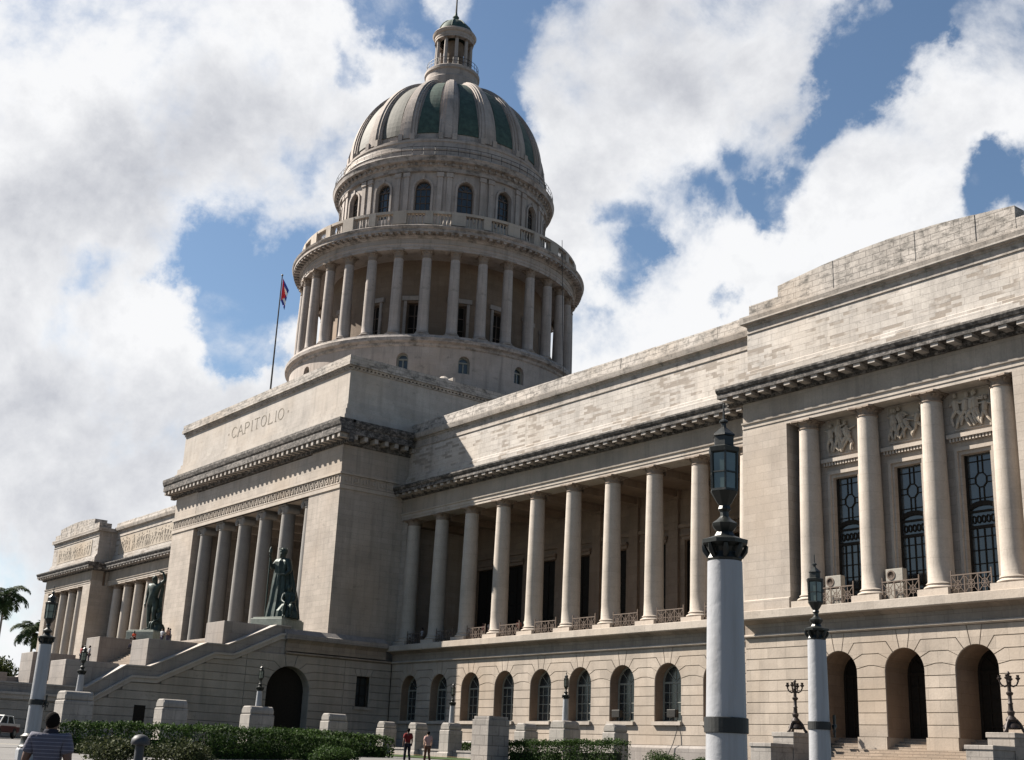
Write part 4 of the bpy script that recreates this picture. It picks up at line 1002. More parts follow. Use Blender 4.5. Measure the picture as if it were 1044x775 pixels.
# lantern
ring_part('lantern_pedestal', [(3.5, 79.8), (3.5, 81.6), (3.3, 81.8), (3.25, 82.6), (3.45, 82.75), (3.45, 83.1), (3.3, 83.25), (.1, 83.26)], S_DOME, n=48)
b = PB()
for z in (83.75, 84.25): b.tube([(DX+3.22*math.cos(2*PI*i/48), DY+3.22*math.sin(2*PI*i/48), z) for i in range(49)], .03, 5)
for i in range(32): a = 2*PI*i/32; b.tube([(DX+3.22*math.cos(a), DY+3.22*math.sin(a), 83.1), (DX+3.22*math.cos(a), DY+3.22*math.sin(a), 84.27)], .025, 4)
b.part('lantern_railing', M_IRON)
for i in range(10):
    a = 2*PI*(i+.3)/10; put_column('l', LCOL, (DX+2.15*math.cos(a), DY+2.15*math.sin(a), 83.25), a)
b = PB(); b.lathe([(1.25, 83.25), (1.25, 87.7)], DC, n=24, cap=False); b.part('lantern_core', S_INN)
ring_part('lantern_entablature', [(1.8, 87.72), (2.42, 87.72), (2.42, 88.0), (2.48, 88.05), (2.48, 88.4), (2.65, 88.5), (2.78, 88.75), (2.7, 88.9), (2.2, 88.95)], S_DOME, n=48)
b = PB(); b.lathe([(2.3, 88.93), (2.3, 89.2), (2.15, 89.6), (1.8, 90.2), (1.3, 90.75), (.7, 91.1), (.35, 91.25), (.3, 91.6), (.42, 91.8), (.2, 92.1), (.14, 92.5)], DC, n=32, cap=False)
for k in range(8):
    a = k*PI/4; b.tube([(DX+r*math.cos(a), DY+r*math.sin(a), z+.03) for r, z in ((2.3, 89.2), (2.15, 89.6), (1.8, 90.2), (1.3, 90.75), (.7, 91.1), (.3, 91.28))], .09, 5)
b.part('lantern_cap', M_PATINA, smooth=50)
b = PB(); b.tube([(DX, DY, 92.4), (DX, DY, 97.5)], [.13, .05], 8); b.part('finial', M_IRON)
b = PB(); b.tube([(DX+17.1*math.cos(R(18)), DY+17.1*math.sin(R(18)), 57.5), (DX+17.6*math.cos(R(18)), DY+17.6*math.sin(R(18)), 46), (DX+18.5*math.cos(R(16)), DY+18.5*math.sin(R(16)), 36)], .035, 5); b.part('lightning_cable', M_IRON)
# low parapet and small vent dome on the roof beside the drum
b = PB(); b.box(-101.5, -96.2, 66, 66.3, 36.5, 37.6); b.lathe([(.9, 36.7), (.9, 37.2), (.7, 37.7), (.3, 38.0), (.01, 38.1)], (-97.8, 66, 0), n=12); b.part('roof_parapet', S_ATT2)

# ------------------------------------------------------------------ grand staircase
stairs = empty('grand_staircase', (-110, 34, 2))
tag(stairs, 'broad flight of grey stone stairs with stepped pedestals and raking side walls before the portico', 'staircase')
def spart(b, nm, mat, **k):
    o = b.build(nm, mat, None, **k); o.parent = stairs; o.location = -stairs.location; return o
b = MB()
poly = []
def run(y0, z0, y1, z1, n):
    for i in range(n):
        ya = y0+(y1-y0)*i/n; yb = y0+(y1-y0)*(i+1)/n; zb = z0+(z1-z0)*(i+1)/n
        poly.append((ya, zb)); poly.append((yb, zb))
poly.append((14, 1.0)); run(14, 2.0, 20, 4.6, 16); poly.append((32.4, 4.6)); run(32.4, 4.6, 36.4, 6.5, 12); poly.append((38.0, 6.5)); run(38, 6.5, 42.6, 8.7, 14); poly.append((44.4, 8.7)); run(44.4, 8.7, 49.0, 11.25, 15); poly += [(52.5, 11.25), (52.5, 1.0)]
b.prism(poly, -123.5, -98.8); spart(b, 'steps', S_STEP)
RK = [(14.0, 2.9), (20.0, 5.55), (33.3, 5.58), (36.14, 7.44), (38.0, 7.46), (42.45, 9.64), (44.27, 9.66), (48.46, 11.63), (49.8, 11.65)]
def cheek(x0, x1, name):
    b = MB(); b.prism(RK+[(49.8, 8.95), (46.5, 8.95), (46.5, 1.0), (14, 1.0)], x0, x1); spart(b, name, S_GREY)
    b = MB()   # coping
    for i in range(len(RK)-1):
        (a, z), (c, w) = RK[i], RK[i+1]; b.prism([(a, z+.0), (c, w+.0), (c, w+.10), (a, z+.10)], x0-.08, x1+.08)
    spart(b, 'coping', S_TRIM2)
S_TRIM2 = stone('coping_stone', (.44, .41, .36), bw=1.6, rh=3, var=.05, mortar=.01, mcol=.6, stain=.15, streak=.2)
cheek(-95.35, XS-.16, 'side_parapet')
cheek(-128.1, -127.1, 'side_parapet')
for (xa, xb, dz) in ((-98.8, -95.36, 0), (-127.09, -123.5, .12)):
    b = MB(); b.prism([(14, 1), (14, 2.2), (20, 4.9), (33.3, 4.9), (38, 6.9), (44.3, 9.1), (49.5, 11.3), (53, 11.3), (53, 1)], xa, xb); spart(b, 'cheek_wall', S_GREY)
    for (ya, yb, za, zt) in ((44.3, 48.35, 8.5, 11.72), (38.1, 42.2, 6.3, 9.72), (31.9, 36.0, 4.4, 7.62)):
        b = MB(); b.box(xa-.02, xb+(.03 if xb < -100 else -.01), ya, yb, za, zt+dz); spart(b, 'pedestal_block', S_GREY, bevel=.03)
# raking string and rusticated flank wall
b = MB(); P = PY(XS); pol = []
hs = [16+.5*i for i in range(61)]
def zlim(y): return ztop_str(y)-.45
for k in range(-4, 9):
    z0, z1 = 3.75+.628*k, 3.75+.628*(k+1); 
    ok = [h for h in hs if zlim(h) > z0+.08]
    if not ok: continue
    lo = ok[0]
    bot = [(lo, z0), (46.0, z0)]; top = [(h, min(z1, zlim(h))) for h in ok[::-1]]
    # drop collinear points
    tt = [top[0]]
    for i in range(1, len(top)-1):
        a, c, d = top[i-1], top[i], top[i+1]
        if abs((c[1]-a[1])*(d[0]-c[0])-(d[1]-c[1])*(c[0]-a[0])) > 1e-5: tt.append(c)
    tt.append(top[-1]); pol.append(bot+tt)
blocks(b, pol, P, t=.026)
b.box(XS-1.1, XS-.08, 14, 46, .8, 4.4)
spart(b, 'flank_wall', S_SRUST)
b = MB(); pts = [(14, 2.3), (20, 4.92), (33.73, 4.95), (36.58, 6.73), (38.6, 6.75), (43.11, 9.01), (44.78, 9.03), (48.88, 11.03), (49.3, 11.05)]
for i in range(len(pts)-1):
    (a, z), (c, w) = pts[i], pts[i+1]
    b.prism([(a, z-.45), (c, w-.45), (c, w), (a, z)], XS-.3, XS+.1); b.prism([(a, z-.14), (c, w-.14), (c, w+.03), (a, z+.03)], XS-.2, XS+.24)
spart(b, 'raking_string_course', S_TRIM2)
b = MB(); b.box(XS-.02, XS+.004, 31.2, 31.7, 4.0, 4.7); b.box(XS-.4, XS-.069, 36.4, 37.4, 3.75, 5.0)
spart(b, 'wall_plate', plain('white_plate', (.62, .6, .55), .7))
b = MB(); P = PY(XS+.006); bar(b, P, 31.45, 4.28, 31.45, 4.5, .2, 0, .004); spart(b, 'wall_plate_mark', M_DARK)
b = MB(); b.box(XS-.02, XS+.01, 37.1, 38.0, 3.0, 4.6); spart(b, 'side_vent', M_DOOR)

# near entrance steps with cheek blocks
est = empty('entrance_steps', (-39.9, 55, 1.5))
tag(est, 'low wide stone steps with block cheeks leading to the three arched doorways', 'steps')
def epart(b, nm, mat, **k): o = b.build(nm, mat, None, **k); o.parent = est; o.location = -est.location; return o
b = MB(); poly = [(54.0, .8)]
n = 10
for i in range(n): y = 54.2+.36*i; z = 1.5+(3.1-1.5)*(i+1)/n; poly += [(y, z), (y+.36, z)]
poly += [(57.97, 3.1), (57.97, .8)]; b.prism(poly, -45.55, -34.0)
for c in [p+2.144 for p in PC[:-1]]:
    for i in range(4): b.box(c-1.205, c+1.205, 57.975+.4*i+.3, 60.6, 3.1+.16*i, 3.1+.16*(i+1))
    b.box(c-1.205, c+1.205, 57.975, 60.7, 2.9, 3.1)
epart(b, 'steps', S_STEP)
for xa, xb, zt in ((-47.0, -45.56, 0), (-33.99, -32.6, .08)):
    b = MB(); b.box(xa, xb, 54.95, 57.97, .9, 3.78+zt); b.box(xa-.06, xb+.06, 54.9, 57.96, 3.6+zt, 3.84+zt); epart(b, 'cheek_block', S_PIER, bevel=.02)
    b = MB(); b.box(xa, xb, 53.1, 54.88, .9, 3.12+zt); b.box(xa-.05, xb+.05, 53.05, 54.88, 3.0+zt, 3.2+zt); epart(b, 'cheek_block', S_PIER, bevel=.02)

# ------------------------------------------------------------------ street lamps
def lantern_parts(root, z, s=1.0, glow=None):
    """crown, stem and hexagonal lantern standing on a shaft whose top is at z"""
    b = MB()
    b.lathe([(.19*s, z), (.20*s, z+.03), (.175*s, z+.07), (.165*s, z+.10), (.19*s, z+.15*s), (.26*s, z+.19*s), (.265*s, z+.23*s), (.20*s, z+.25*s), (.12*s, z+.28*s), (.09*s, z+.33*s), (.135*s, z+.38*s), (.145*s, z+.42*s), (.09*s, z+.46*s), (.05*s, z+.50*s), (.05*s, z+.55*s), (.075*s, z+.58*s), (.06*s, z+.62*s), (.09*s, z+.66*s), (.155*s, z+.77*s)], n=8, ph=PI/8)
    for k in range(8):
        a = k*PI/4; b.tube([(.17*s*math.cos(a), .17*s*math.sin(a), z+.05), (.215*s*math.cos(a), .215*s*math.sin(a), z+.12*s), (.235*s*math.cos(a), .235*s*math.sin(a), z+.18*s)], [.03*s, .035*s, .02*s], 5)
    b.build('crown', M_GREENIRON, root, smooth=30)
    b = MB()
    for k in range(6):
        a = k*PI/3+.3; r0, r1 = .150*s, .160*s
        b.tube([(r0*math.cos(a), r0*math.sin(a), z+.77*s), (r1*math.cos(a), r1*math.sin(a), z+1.23*s)], .014*s, 5)
    b.lathe([(.15*s, z+.765*s), (.165*s, z+.775*s), (.165*s, z+.80*s), (.14*s, z+.80*s)], n=6, ph=.3, cap=False)
    b.lathe([(.15*s, z+1.20*s), (.18*s, z+1.22*s), (.19*s, z+1.27*s), (.13*s, z+1.29*s), (.118*s, z+1.30*s), (.118*s, z+1.40*s), (.135*s, z+1.41*s), (.13*s, z+1.43*s), (.05*s, z+1.50*s), (.03*s, z+1.52*s), (.03*s, z+1.56*s), (.055*s, z+1.575*s), (.055*s, z+1.59*s), (.014*s, z+1.62*s), (.010*s, z+1.78*s), (.001, z+1.80*s)], n=6, ph=.3)
    for zz in (z+.98*s,): b.lathe([(.150*s, zz), (.164*s, zz), (.164*s, zz+.015), (.150*s, zz+.015)], n=6, ph=.3, cap=False)
    ln = b.build('lantern', M_GREENIRON, root)
    b = MB(); b.lathe([(.143*s, z+.80*s), (.152*s, z+1.205*s)], n=6, ph=.3, cap=False); b.build('glass', M_LGLASS, ln)
def make_lamp(shaft, r_top, r_bot, base=True, bracket=True, taper=1):
    root = empty('street_lamp')
    z = 0
    if base:
        b = MB(); b.lathe([(.40, 0), (.40, .30), (.37, .36)], n=8, ph=PI/8); b.build('plinth', M_WHITE, root, bevel=.01)
        b = MB(); b.lathe([(.35, .361), (.36, .40), (.33, .44), (.30, .50), (.30, .66), (.33, .70), (.27, .74), (r_bot+.02, .78)], n=16); b.build('base_collar', M_GREENIRON, root, smooth=40)
        z = .785
    b = MB(); b.lathe([(r_bot+(r_top-r_bot)*t/8, z+shaft*t/8) for t in range(9)], n=32); b.build('shaft', M_WHITE, root, smooth=40)
    if bracket:
        zb = z+shaft-1.72; rb = r_top+(r_bot-r_top)*1.72/shaft+.008
        b = MB(); b.lathe([(rb, zb-.08), (rb+.012, zb-.075), (rb+.012, zb+.075), (rb, zb+.08)], n=32); bd = b.build('band', M_BLACK, root)
        b = MB(); d = Vector((.75, .66, 0)) if bracket == 2 else Vector((.2, -.98, 0))
        c = d*(rb+.02)+Vector((0, 0, zb))
        side = Vector((-d.y, d.x, 0))
        for s in (-1, 1): b.tube([c+d*.02, c+d*.07+side*s*.06+Vector((0, 0, -.10)), c+side*s*.12+d*.05+Vector((0, 0, -.14)), c+side*s*.16+d*.05+Vector((0, 0, -.04)), c+side*s*.13+d*.05+Vector((0, 0, .02))], .016, 6)
        b.tube([c+d*.06+Vector((0, 0, -.22)), c+d*.06+Vector((0, 0, .22))], [.02, .03], 6); b.lathe([(.0, -.05), (.05, -.02), (.05, .03), (.0, .06)], tuple(c+d*.06), n=8)
        if bracket == 2: b.build('bracket', M_GREENIRON, bd, smooth=50)
    lantern_parts(root, z+shaft)
    return root
BIG = 2.63
SP = {'a': (-9.24, 10.07, 3.79, 'tall white street lamp nearest the camera, its column crossing the right wing', True),
      'b': (-16.82, 21.1, 4.31, 'slimmer white street lamp with a flag bracket, in front of the arched doorways', 2),
      'c': (-39.38, 12.48, 4.47, 'white street lamp on the pavement at the far left beside the man', 2)}
for key, (x, y, zt, lab, br) in SP.items():
    o = make_lamp(BIG, .188, .225, True, br); o.location = (x, y, zt-BIG-.785)
    tag(o, lab, 'street lamp', 'white street lamps on the pavement')
small = [(-71.5, 24.9, 5.33, 'small white lamp on the pier nearest the left street lamp'), (-73.2, 36.9, 5.26, 'small white lamp on the pier before the vaulted side door'),
         (-74.3, 52.6, 5.30, 'small white lamp on a pier behind the two walkers, before the loggia windows'), (-61.9, 52.6, 5.62, 'small white lamp on a pier in the middle of the loggia wing, above the hedge')]

# ------------------------------------------------------------------ perimeter piers
def pier(x, y, zt, wx, wy, lab):
    root = empty('stone_pier', (x, y, gz(x, y)-.1)); h = zt-gz(x, y)+.1
    b = MB(); b.box(-wx/2, wx/2, -wy/2, wy/2, 0, h-.5); b.box(-wx/2-.09, wx/2+.09, -wy/2-.09, wy/2+.09, 0, .45); b.build('shaft', S_PIER, root, bevel=.05)
    b = MB(); X1, Y1 = wx/2-.04, wy/2-.04
    pts = [(-X1, h-.5), (X1, h-.5), (X1, h-.22), (X1-.18, h), (-X1+.18, h), (-X1, h-.22)]
    b.prism(pts, -Y1, Y1, 'y'); b.build('cap', S_PIER, root, bevel=.07)
    tag(root, lab, 'stone pier', 'stone piers round the grounds')
    return root
PL = [(-71.1, 24.6, 4.38, 1.5, 1.7, 'stone pier carrying a lamp, nearest the left street lamp'), (-71.8, 30.6, 4.33, 1.25, 1.6, 'bare stone pier behind the hedge below the white wall plate'),
      (-73.2, 36.9, 4.32, 1.4, 1.7, 'stone pier carrying a lamp, left of the vaulted side door'), (-75.9, 44.0, 4.28, 1.2, 1.5, 'bare stone pier right of the vaulted side door'),
      (-82.8, 52.6, 4.20, 1.15, 1.15, 'bare stone pier left of the two walkers, by the yellow kerb'), (-78.5, 52.6, 4.12, 1.15, 1.15, 'bare stone pier directly behind the two walkers'),
      (-74.3, 52.6, 4.12, 1.2, 1.2, 'stone pier carrying a lamp, right of the two walkers'), (-65.8, 52.6, 4.12, 1.15, 1.15, 'bare stone pier half hidden by the wide block pier'),
      (-61.9, 52.6, 4.28, 1.5, 1.4, 'stone pier carrying a lamp, above the right hedge'), (-57.2, 52.6, 4.10, 1.15, 1.15, 'bare stone pier at the right end of the right hedge')]
for q in PL: pier(*q)
b = MB(); b.box(-.72, .72, -.68, .68, 0, 2.3); b.box(-.66, .66, -.62, .62, 2.3, 2.46)
bp = b.build('block_pier', stone('block_pier_stone', (.30, .28, .245), bw=.8, rh=.5, var=.12, mortar=.02, mcol=.45, stain=.35, streak=.4, bump=.5), None, bevel=.02, loc=(-53.45, 40.35, 1.40))
tag(bp, 'wide pier of coursed blocks standing nearer than the rest, left of the right hedge', 'stone pier')
for (x, y, zt, lab) in small:
    pt = [q for q in PL if abs(q[0]-x) < 1 and abs(q[1]-y) < 1][0][2]
    o = make_lamp(zt-pt, .165, .20, False, False); o.name = 'pier_lamp'; o.location = (x, y, pt); tag(o, lab, 'pier lamp', 'small lamps on the stone piers')
# low kerb walls between piers
for i, (a, c) in enumerate(((4, 5), (5, 6), (6, 7), (7, 8), (8, 9))):
    xa, xb = PL[a][0]+.7, PL[c][0]-.8; z = gz((xa+xb)/2, 52.6)
    b = MB(); b.box(-(xb-xa)/2, (xb-xa)/2, -.22, .22, -.3, .42); b.box(-(xb-xa)/2, (xb-xa)/2, -.27, .27, .421, .54)
    w = b.build('low_wall', S_PIER, None, loc=((xa+xb)/2, 52.6, z))
    tag(w, ['low stone wall between the pier by the yellow kerb and the next', 'low stone wall behind the walkers', 'low stone wall right of the lamp pier near the walkers', 'low stone wall hidden behind the right hedge, left half', 'low stone wall behind the right end of the right hedge'][i], 'low wall', 'low walls between the piers')
sheet('kerb', [(-84, 49.4), (-52, 46.8), (-52, 47.3), (-84, 50.0)], M_YEL, .12)
sheet('kerb', [(-60, 8), (-50.5, 27.5), (-50.9, 27.8), (-60.6, 8.3)], M_KERB, .14)

# ------------------------------------------------------------------ candelabra on the cheek blocks
def candelabrum(loc, lab):
    root = empty('candelabrum', loc)
    b = MB(); b.lathe([(.36, .18), (.42, .24), (.38, .36), (.22, .50), (.27, .62), (.20, .72), (.13, .80), (.17, .92), (.19, .98), (.12, 1.04), (.10, 1.3), (.13, 1.36), (.09, 1.42), (.09, 1.72), (.15, 1.78), (.17, 1.86), (.09, 1.92), (.08, 2.3), (.12, 2.36), (.07, 2.42), (.06, 2.7), (.09, 2.76), (.03, 2.86)], n=12)
    b.build('stem', M_CAND, root, smooth=35)
    for k in range(3):
        a = k*2*PI/3+.5; c, s = math.cos(a), math.sin(a); b = MB()
        b.tube([(.2*c, .2*s, .62), (.36*c, .36*s, .42), (.48*c, .48*s, .16), (.60*c, .60*s, .0)], [.07, .08, .07, .10], 7); b.build('foot', M_CAND, root, smooth=50)
    for k in range(4):
        a = k*PI/2+.35; c, s = math.cos(a), math.sin(a); b = MB()
        b.tube([(.05*c, .05*s, 2.2), (.2*c, .2*s, 2.15), (.34*c, .34*s, 2.22), (.42*c, .42*s, 2.38), (.42*c, .42*s, 2.46)], [.05, .045, .04, .04, .05], 6)
        b.lathe([(.04, 2.44), (.11, 2.50), (.12, 2.55), (.07, 2.57), (.07, 2.66), (.09, 2.68)], (.42*c, .42*s, 0), n=8); b.build('arm', M_CAND, root, smooth=45)
    tag(root, lab, 'candelabrum', 'bronze candelabra beside the arched doorways')
M_CAND = plain('brown_bronze', (.028, .021, .019), .5, .4, .3, 6, .3)
candelabrum((-45.62+.35-.9, 55.9, 3.845), 'brown bronze candelabrum on the cheek block left of the doorways'); candelabrum((-33.25, 55.9, 3.925), 'brown bronze candelabrum on the cheek block right of the doorways')

# ------------------------------------------------------------------ air conditioners
def ac(loc, lab):
    root = empty('air_conditioner', loc); b = MB(); b.box(-.55, .55, -.2, .2, .08, .78); b.box(-.5, -.4, -.2, .2, 0, .08); b.box(.4, .5, -.2, .2, 0, .08); b.build('casing', M_ACW, root, bevel=.02)
    b = MB(); b.lathe([(.27, 0), (.27, .03), (.2, .03), (.2, 0)], n=20)
    for k in range(5): b.lathe([(.05*k+.02, .02), (.05*k+.04, .03)], n=16, cap=False)
    b.xf(Matrix.Translation((-.2, -.2, .43)) @ Matrix.Rotation(PI/2, 4, 'X')); g = b.build('fan_grille', M_RAIL, root)
    tag(root, lab, 'air conditioner', 'air conditioners on the pavilion ledge'); return root
ac((-45.35, 58.72, 11.95), 'white air conditioner under the leftmost tall window, behind the railing')
ac((-41.2, 58.72, 11.98), 'white air conditioner under the middle tall window, behind the railing')
for x in (-45.35, -41.2):
    b = MB(); b.box(x-.55, x+.55, 58.52, 58.92, 10.94, 11.94); o = b.build('air_conditioner', M_ACW, None, bevel=.02)
    tag(o, 'lower air conditioner casing under the leftmost tall window' if x < -43 else 'lower air conditioner casing under the middle tall window', 'air conditioner', 'air conditioners on the pavilion ledge')
# floodlights and a cable on the window sills of the wing
for x, lab in ((WA[6]-.35, 'black floodlight on the sill of the second window left of the tall street lamp'), (WA[7]+.55, 'black floodlight on the window sill just left of the tall street lamp')):
    root = empty('floodlight', (x, YW-.05, 4.63)); b = MB(); b.box(-.4, .4, -.2, .15, .25, .75); b.build('housing', M_IRON, root, bevel=.03); b = MB(); b.box(-.04, .04, -.05, .05, 0, .26); b.box(-.3, .3, -.06, .06, 0, .04); b.build('foot', M_IRON, root)
    tag(root, lab, 'floodlight', 'floodlights on the window sills')
b = MB(); b.tube([(WA[7]+.9, YW-.02, 4.7), (WA[7]+1.0, YW-.15, 4.0), (WA[7]+.8, YW-.3, 3.2), (WA[7]+.5, YW-.4, 2.6), (WA[7]+.2, YW-.5, 1.9)], .03, 5)
tag(b.build('hanging_cable', M_IRON, None), 'loose dark cable hanging from the window sill by the tall lamp', 'cable')

# ------------------------------------------------------------------ foliage
def leaf_mat(name, c1, c2):
    m, nt, bs = new_mat(name); tc = nd(nt, 'ShaderNodeTexCoord'); g = nd(nt, 'ShaderNodeNewGeometry')
    n1 = nd(nt, 'ShaderNodeTexNoise', {'Vector': tc.outputs['Object'], 'Scale': 1.3, 'Detail': 3})
    a = nd(nt, 'ShaderNodeMath', {0: g.outputs['Random Per Island'], 1: n1.outputs[0]}, operation='MULTIPLY_ADD'); a.inputs[2].default_value = .0
    r1 = nd(nt, 'ShaderNodeMapRange', {0: a.outputs[0], 1: .05, 2: .6})
    mx = nd(nt, 'ShaderNodeMix', {0: r1.outputs[0], 6: c4(c1), 7: c4(c2)}, data_type='RGBA'); nt.links.new(mx.outputs[2], bs.inputs['Base Color'])
    bs.inputs['Roughness'].default_value = .7; bs.inputs['Specular IOR Level'].default_value = .12
    tr = nd(nt, 'ShaderNodeBsdfTranslucent', {0: mx.outputs[2]}); ms = nd(nt, 'ShaderNodeMixShader', {0: .22, 1: bs.outputs[0], 2: tr.outputs[0]}); nt.links.new(ms.outputs[0], nt.nodes['Material Output'].inputs[0])
    return m
LF1 = leaf_mat('hedge_leaves', (.012, .026, .006), (.055, .095, .022)); LF2 = leaf_mat('shrub_leaves', (.015, .022, .009), (.075, .082, .035)); LF3 = leaf_mat('palm_leaves', (.012, .024, .009), (.05, .075, .028)); LF4 = leaf_mat('tree_leaves', (.012, .02, .006), (.06, .075, .02))
M_TWIG = plain('twigs', (.035, .028, .018), .9); M_TRUNK = plain('palm_trunk', (.20, .18, .15), .85, 0, .2, 4, .4)
def leafcloud(b, fn, n, s, rnd):
    for _ in range(n):
        p = fn(rnd); d = Vector((rnd.gauss(0, 1), rnd.gauss(0, 1), rnd.gauss(0, .8)+.4)).normalized(); u = d.orthogonal().normalized(); u.rotate(Matrix.Rotation(rnd.uniform(0, 6.28), 3, d)); w = d.cross(u); L = s*rnd.uniform(.6, 1.3)
        b.face([p-u*L, p+w*L*.45, p+u*L, p-w*L*.45])
def hedge(pts, width, tops, name, lab, seed, dens=1500, s=.062):
    rnd = random.Random(seed); root = empty(name, (pts[0][0], pts[0][1], gz(*pts[0]))); o = Vector(root.location)
    b = MB(); c = MB()
    for i in range(len(pts)-1):
        a, e = Vector(pts[i]+(0,)), Vector(pts[i+1]+(0,)); d = (e-a); L = d.length; d /= L; nn = Vector((-d.y, d.x, 0))
        z0, z1 = gz(a.x, a.y), gz(e.x, e.y); t0, t1 = tops[i], tops[i+1]
        for k in range(int(L/.5)+1):
            f = min(1, k*.5/L); q = a+(e-a)*f
            zb = z0*(1-f)+z1*f; zt = t0*(1-f)+t1*f; c.tube([tuple(q+nn*rnd.uniform(-.2, .2)*width-o+Vector((0, 0, zb-.1))), tuple(q+nn*rnd.uniform(-.3, .3)*width-o+Vector((0, 0, zt-.25)))], .02, 4)
        def fn(r):
            f = r.random(); q = a+(e-a)*f; zb = z0*(1-f)+z1*f; zt = t0*(1-f)+t1*f
            m = noise.noise(Vector((q.x*1.1, q.y*1.1, seed)))*.11+noise.noise(Vector((q.x*3.1, q.y*3.1, seed)))*.07; zt += m; w = width*(1+m)
            k = r.random()
            if k < .34: h = r.uniform(-.5, .5)*w; z = zt-abs(r.gauss(0, .06))+(r.random()**4)*.16
            elif k < .72: h = -w*.5+abs(r.gauss(0, .08)); z = zb+r.random()*(zt-zb)
            elif k < .85: h = w*.5-abs(r.gauss(0, .08)); z = zb+r.random()*(zt-zb)
            else: h = r.uniform(-.5, .5)*w; z = zb+r.random()*(zt-zb)
            z = max(z, zb+.05)
            return q+nn*h-o+Vector((0, 0, z))
        leafcloud(b, fn, int(L*dens), s, rnd)
    c.tube([tuple(Vector(q+(gz(*q)+.04,))-o) for q in pts], .03, 4)
    b.build('foliage', LFX.get(name, LF1), root); c.build('stems', M_TWIG, root)
    # solid dark box, its colour standing for the shade inside the hedge
    c = MB()
    for i in range(len(pts)-1):
        a, e = Vector(pts[i]+(0,)), Vector(pts[i+1]+(0,)); d = (e-a).normalized(); nn = Vector((-d.y, d.x, 0))*width*.2
        q = [a+d*.5-nn, e-d*.3-nn, e-d*.3+nn, a+d*.5+nn]; zb = [gz(a.x, a.y), gz(e.x, e.y)]
        P = [q[0]-o, q[1]-o, q[2]-o, q[3]-o]; Z0 = [zb[0], zb[1], zb[1], zb[0]]; Z1 = [tops[i]-.5, tops[i+1]-.5, tops[i+1]-.5, tops[i]-.5]
        lo = [P[j]+Vector((0, 0, Z0[j])) for j in range(4)]; hi = [P[j]+Vector((0, 0, Z1[j])) for j in range(4)]
        c.face(hi)
        for j in range(4): k = (j+1) % 4; c.face([lo[j], lo[k], hi[k], hi[j]])
    c.build('inner_shade_box', plain('hedge_shade', (.014, .022, .008), .95), root)
    tag(root, lab, 'hedge' if 'hedge' in name else 'shrub')
LFX = {}
hedge([(-51.0, 17.3), (-48.7, 18.6), (-47.3, 21.2), (-50.3, 26.7), (-53.2, 31.7)], 1.5, [2.31, 2.35, 2.41, 2.42, 2.20], 'clipped_hedge', 'long clipped green hedge at left in front of the piers', 3)
hedge([(-60.5, 31.5), (-64.5, 41)], 1.3, [2.75, 2.70], 'clipped_hedge', 'far clipped hedge behind the long left hedge, below the stair wall', 13, 600, .09)
hedge([(-53.6, 41.6), (-49.8, 42.2), (-46.2, 43.0)], 1.5, [2.62, 2.70, 2.78], 'clipped_hedge', 'clipped green hedge at right, before the middle lamp pier', 5)
hedge([(-76.5, 54.5), (-70.0, 54.5)], 1.0, [2.75, 2.8], 'clipped_hedge', 'low green hedge behind the low wall right of the walkers', 6, 600, .09)
hedge([(-92.5, 46), (-91, 55.5)], 1.6, [2.9, 2.8], 'clipped_hedge', 'dark hedge at the foot of the wall right of the vaulted door', 16, 500, .09)
def shrub(x, y, r, h, lab, seed, mat, n=3600, s=.045):
    rnd = random.Random(seed); g = gz(x, y); root = empty('leafy_shrub', (x, y, g)); b = MB(); lob = [(rnd.uniform(-.5, .5)*r, rnd.uniform(-.5, .5)*r, h*rnd.uniform(.35, .7), r*rnd.uniform(.4, .65)) for _ in range(7)]
    def fn(q):
        c = q.choice(lob); v = Vector((q.gauss(0, 1), q.gauss(0, 1), q.gauss(0, 1))).normalized()*(q.random()**.35); p = Vector((c[0]+v.x*c[3], c[1]+v.y*c[3], c[2]+v.z*c[3]*h/r*.55)); p.z = max(p.z, .03); return p
    leafcloud(b, fn, n, s, rnd); b.build('foliage', mat, root); c = MB()
    for l in lob: c.tube([(0, 0, 0), (l[0]*.6, l[1]*.6, l[2]*.6), (l[0], l[1], l[2]+.1)], [.03, .02, .01], 5)
    c.build('stems', M_TWIG, root); tag(root, lab, 'shrub', 'loose shrubs in front of the hedges')
shrub(-31.4, 12.1, .95, 1.0, 'pale loose shrub in front of the left hedge, left of the bollard', 1, LF2)
shrub(-30.9, 13.6, .9, 1.05, 'pale loose shrub in front of the left hedge, right of the bollard', 2, LF2)
shrub(-41.5, 24.2, .9, .8, 'small bright shrub at the right foot of the left hedge', 4, LF1)
shrub(-46.2, 46.2, 1.3, 1.2, 'low green shrub between the right hedge and the tall lamp', 8, LF1)
shrub(-47.6, 50.5, 1.0, .85, 'low green shrub against the wing below the hanging cable', 9, LF1)
shrub(-44.6, 46.8, .8, .9, 'low green shrub at the foot of the tall lamp', 10, LF1)
